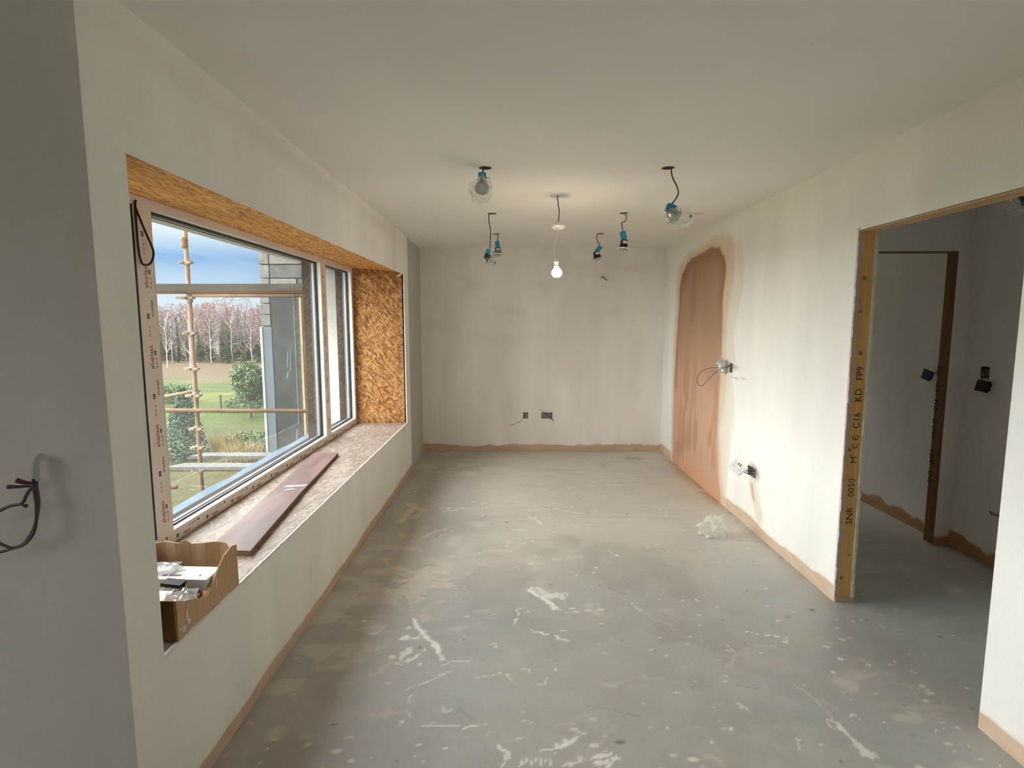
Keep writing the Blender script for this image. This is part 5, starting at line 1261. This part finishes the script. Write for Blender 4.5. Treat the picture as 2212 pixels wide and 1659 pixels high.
# trees and bushes on the field
def bush(name, c, rx, ry, rz, n, mat, label, cat, trunk_h=0, leaf=0.06, seed=1, cone=False, wisp=0):
    r = random.Random(seed); g = GZ(c[0], c[1]); T_ = []
    for k in range(n):
        a = r.uniform(0, 2 * PI); t = r.random()
        if cone: z = t * rz * 2; rad = rx * (1 - t) ** 0.8 + 0.05; q = rad * r.random() ** 0.5; p = Vector((math.cos(a) * q, math.sin(a) * q, z))
        else:
            ph = math.acos(r.uniform(-1, 1)); q = (0.55 + 0.45 * r.random()) * (1 + 0.25 * math.sin(3 * a + seed) * math.sin(2 * ph)); p = Vector((rx * q * math.sin(ph) * math.cos(a), ry * q * math.sin(ph) * math.sin(a), rz * (1 + q * math.cos(ph))))
        p.z += trunk_h; d = Vector((r.uniform(-1, 1), r.uniform(-1, 1), r.uniform(-.6, 1))).normalized() * leaf * 1.5; s = d.cross(Vector((r.uniform(-1, 1), r.uniform(-1, 1), r.uniform(-1, 1)))).normalized() * leaf * 0.5
        if wisp: d = Vector((math.cos(a) * 0.3, math.sin(a) * 0.3, 1)).normalized() * wisp; p.z *= 0.3; s = s.normalized() * 0.012
        T_ += [p - s, p + s, p + d]
    rt_ = tag(empty(name, (c[0], c[1], g)), label, cat)
    if trunk_h: link('trunk', tris_mesh('trunk', cone_tris(r, (0, 0, -0.2), (0, 0, trunk_h + rz * 0.8), 0.09, 0.04, 7), None, [M_BARK]), None, None).parent = rt_
    o = link('foliage', tris_mesh('foliage', T_, None, [mat])); o.parent = rt_
    return rt_
bush('small_tree', (-13.5, 28, 0), 0.85, 0.85, 1.1, 4200, M_LEAF, 'rounded green tree with a short dark trunk on the field', 'tree', trunk_h=0.75, leaf=0.09, seed=3)
bush('young_spruce', (-12.0, 19.8, 0), 0.85, 0.85, 1.30, 4200, M_SPRUCE, 'pale blue-green young spruce low in the window, left of the pole', 'tree', leaf=0.065, seed=8, cone=True)
bush('shrub', (-10.0, 20.5, 0), 0.9, 0.6, 0.42, 1800, M_LEAF, 'low green shrub right of the scaffold pole', 'shrub', leaf=0.07, seed=9)
bush('shrub', (-14.7, 30, 0), 1.2, 0.9, 0.45, 1500, M_LEAF, 'low dark shrub beside the rounded green tree', 'shrub', leaf=0.08, seed=14)
bush('shrub', (-21.0, 34, 0), 1.5, 0.9, 0.6, 1800, M_LEAF, 'dark shrub on the field behind the scaffold pole', 'shrub', leaf=0.09, seed=15)
bush('reed_clump', (-10.7, 20.3, 0), 0.6, 0.5, 0.6, 700, M_REED, 'clump of dry straw-coloured reeds right of the pole', 'grass', seed=17, wisp=0.7)
bush('reed_clump', (-9.6, 19.2, 0), 0.7, 0.5, 0.6, 700, M_REED, 'dry brown reeds nearest the stone wing', 'grass', seed=18, wisp=0.6)
# bare young birches standing in front of the wood
for i, (x, y, s) in enumerate(((-46.5, 74, 0.85), (-41.6, 71, 0.80))):
    tree_obj('birch_tree', None, (x, y, GZ(x, y)), s, i * 2.0, ('tall thin white birch standing out left of the scaffold pole', 'second thin white birch close to the left of the pole')[i], None, [('trunk', BM[i][0])])
# wire fence across the field
fn = tag(empty('wire_fence', (-14, 28.5, GZ(-14, 28.5))), 'low post and wire fence across the green field', 'fence')
pp = [(-26 + 2.6 * k, 30.5 - 0.35 * k) for k in range(8)]
for x, y in pp: MB().box(x - .04, x + .04, y - .04, y + .04, GZ(x, y) - 0.2, GZ(x, y) + 1.05).build('post', M_BARK, fn)
for h in (0.4, 0.7, 0.98): MB().tube([(x, y, GZ(x, y) + h) for x, y in pp], 0.006, 4, smooth=False).build('wire', M_BARK, fn)
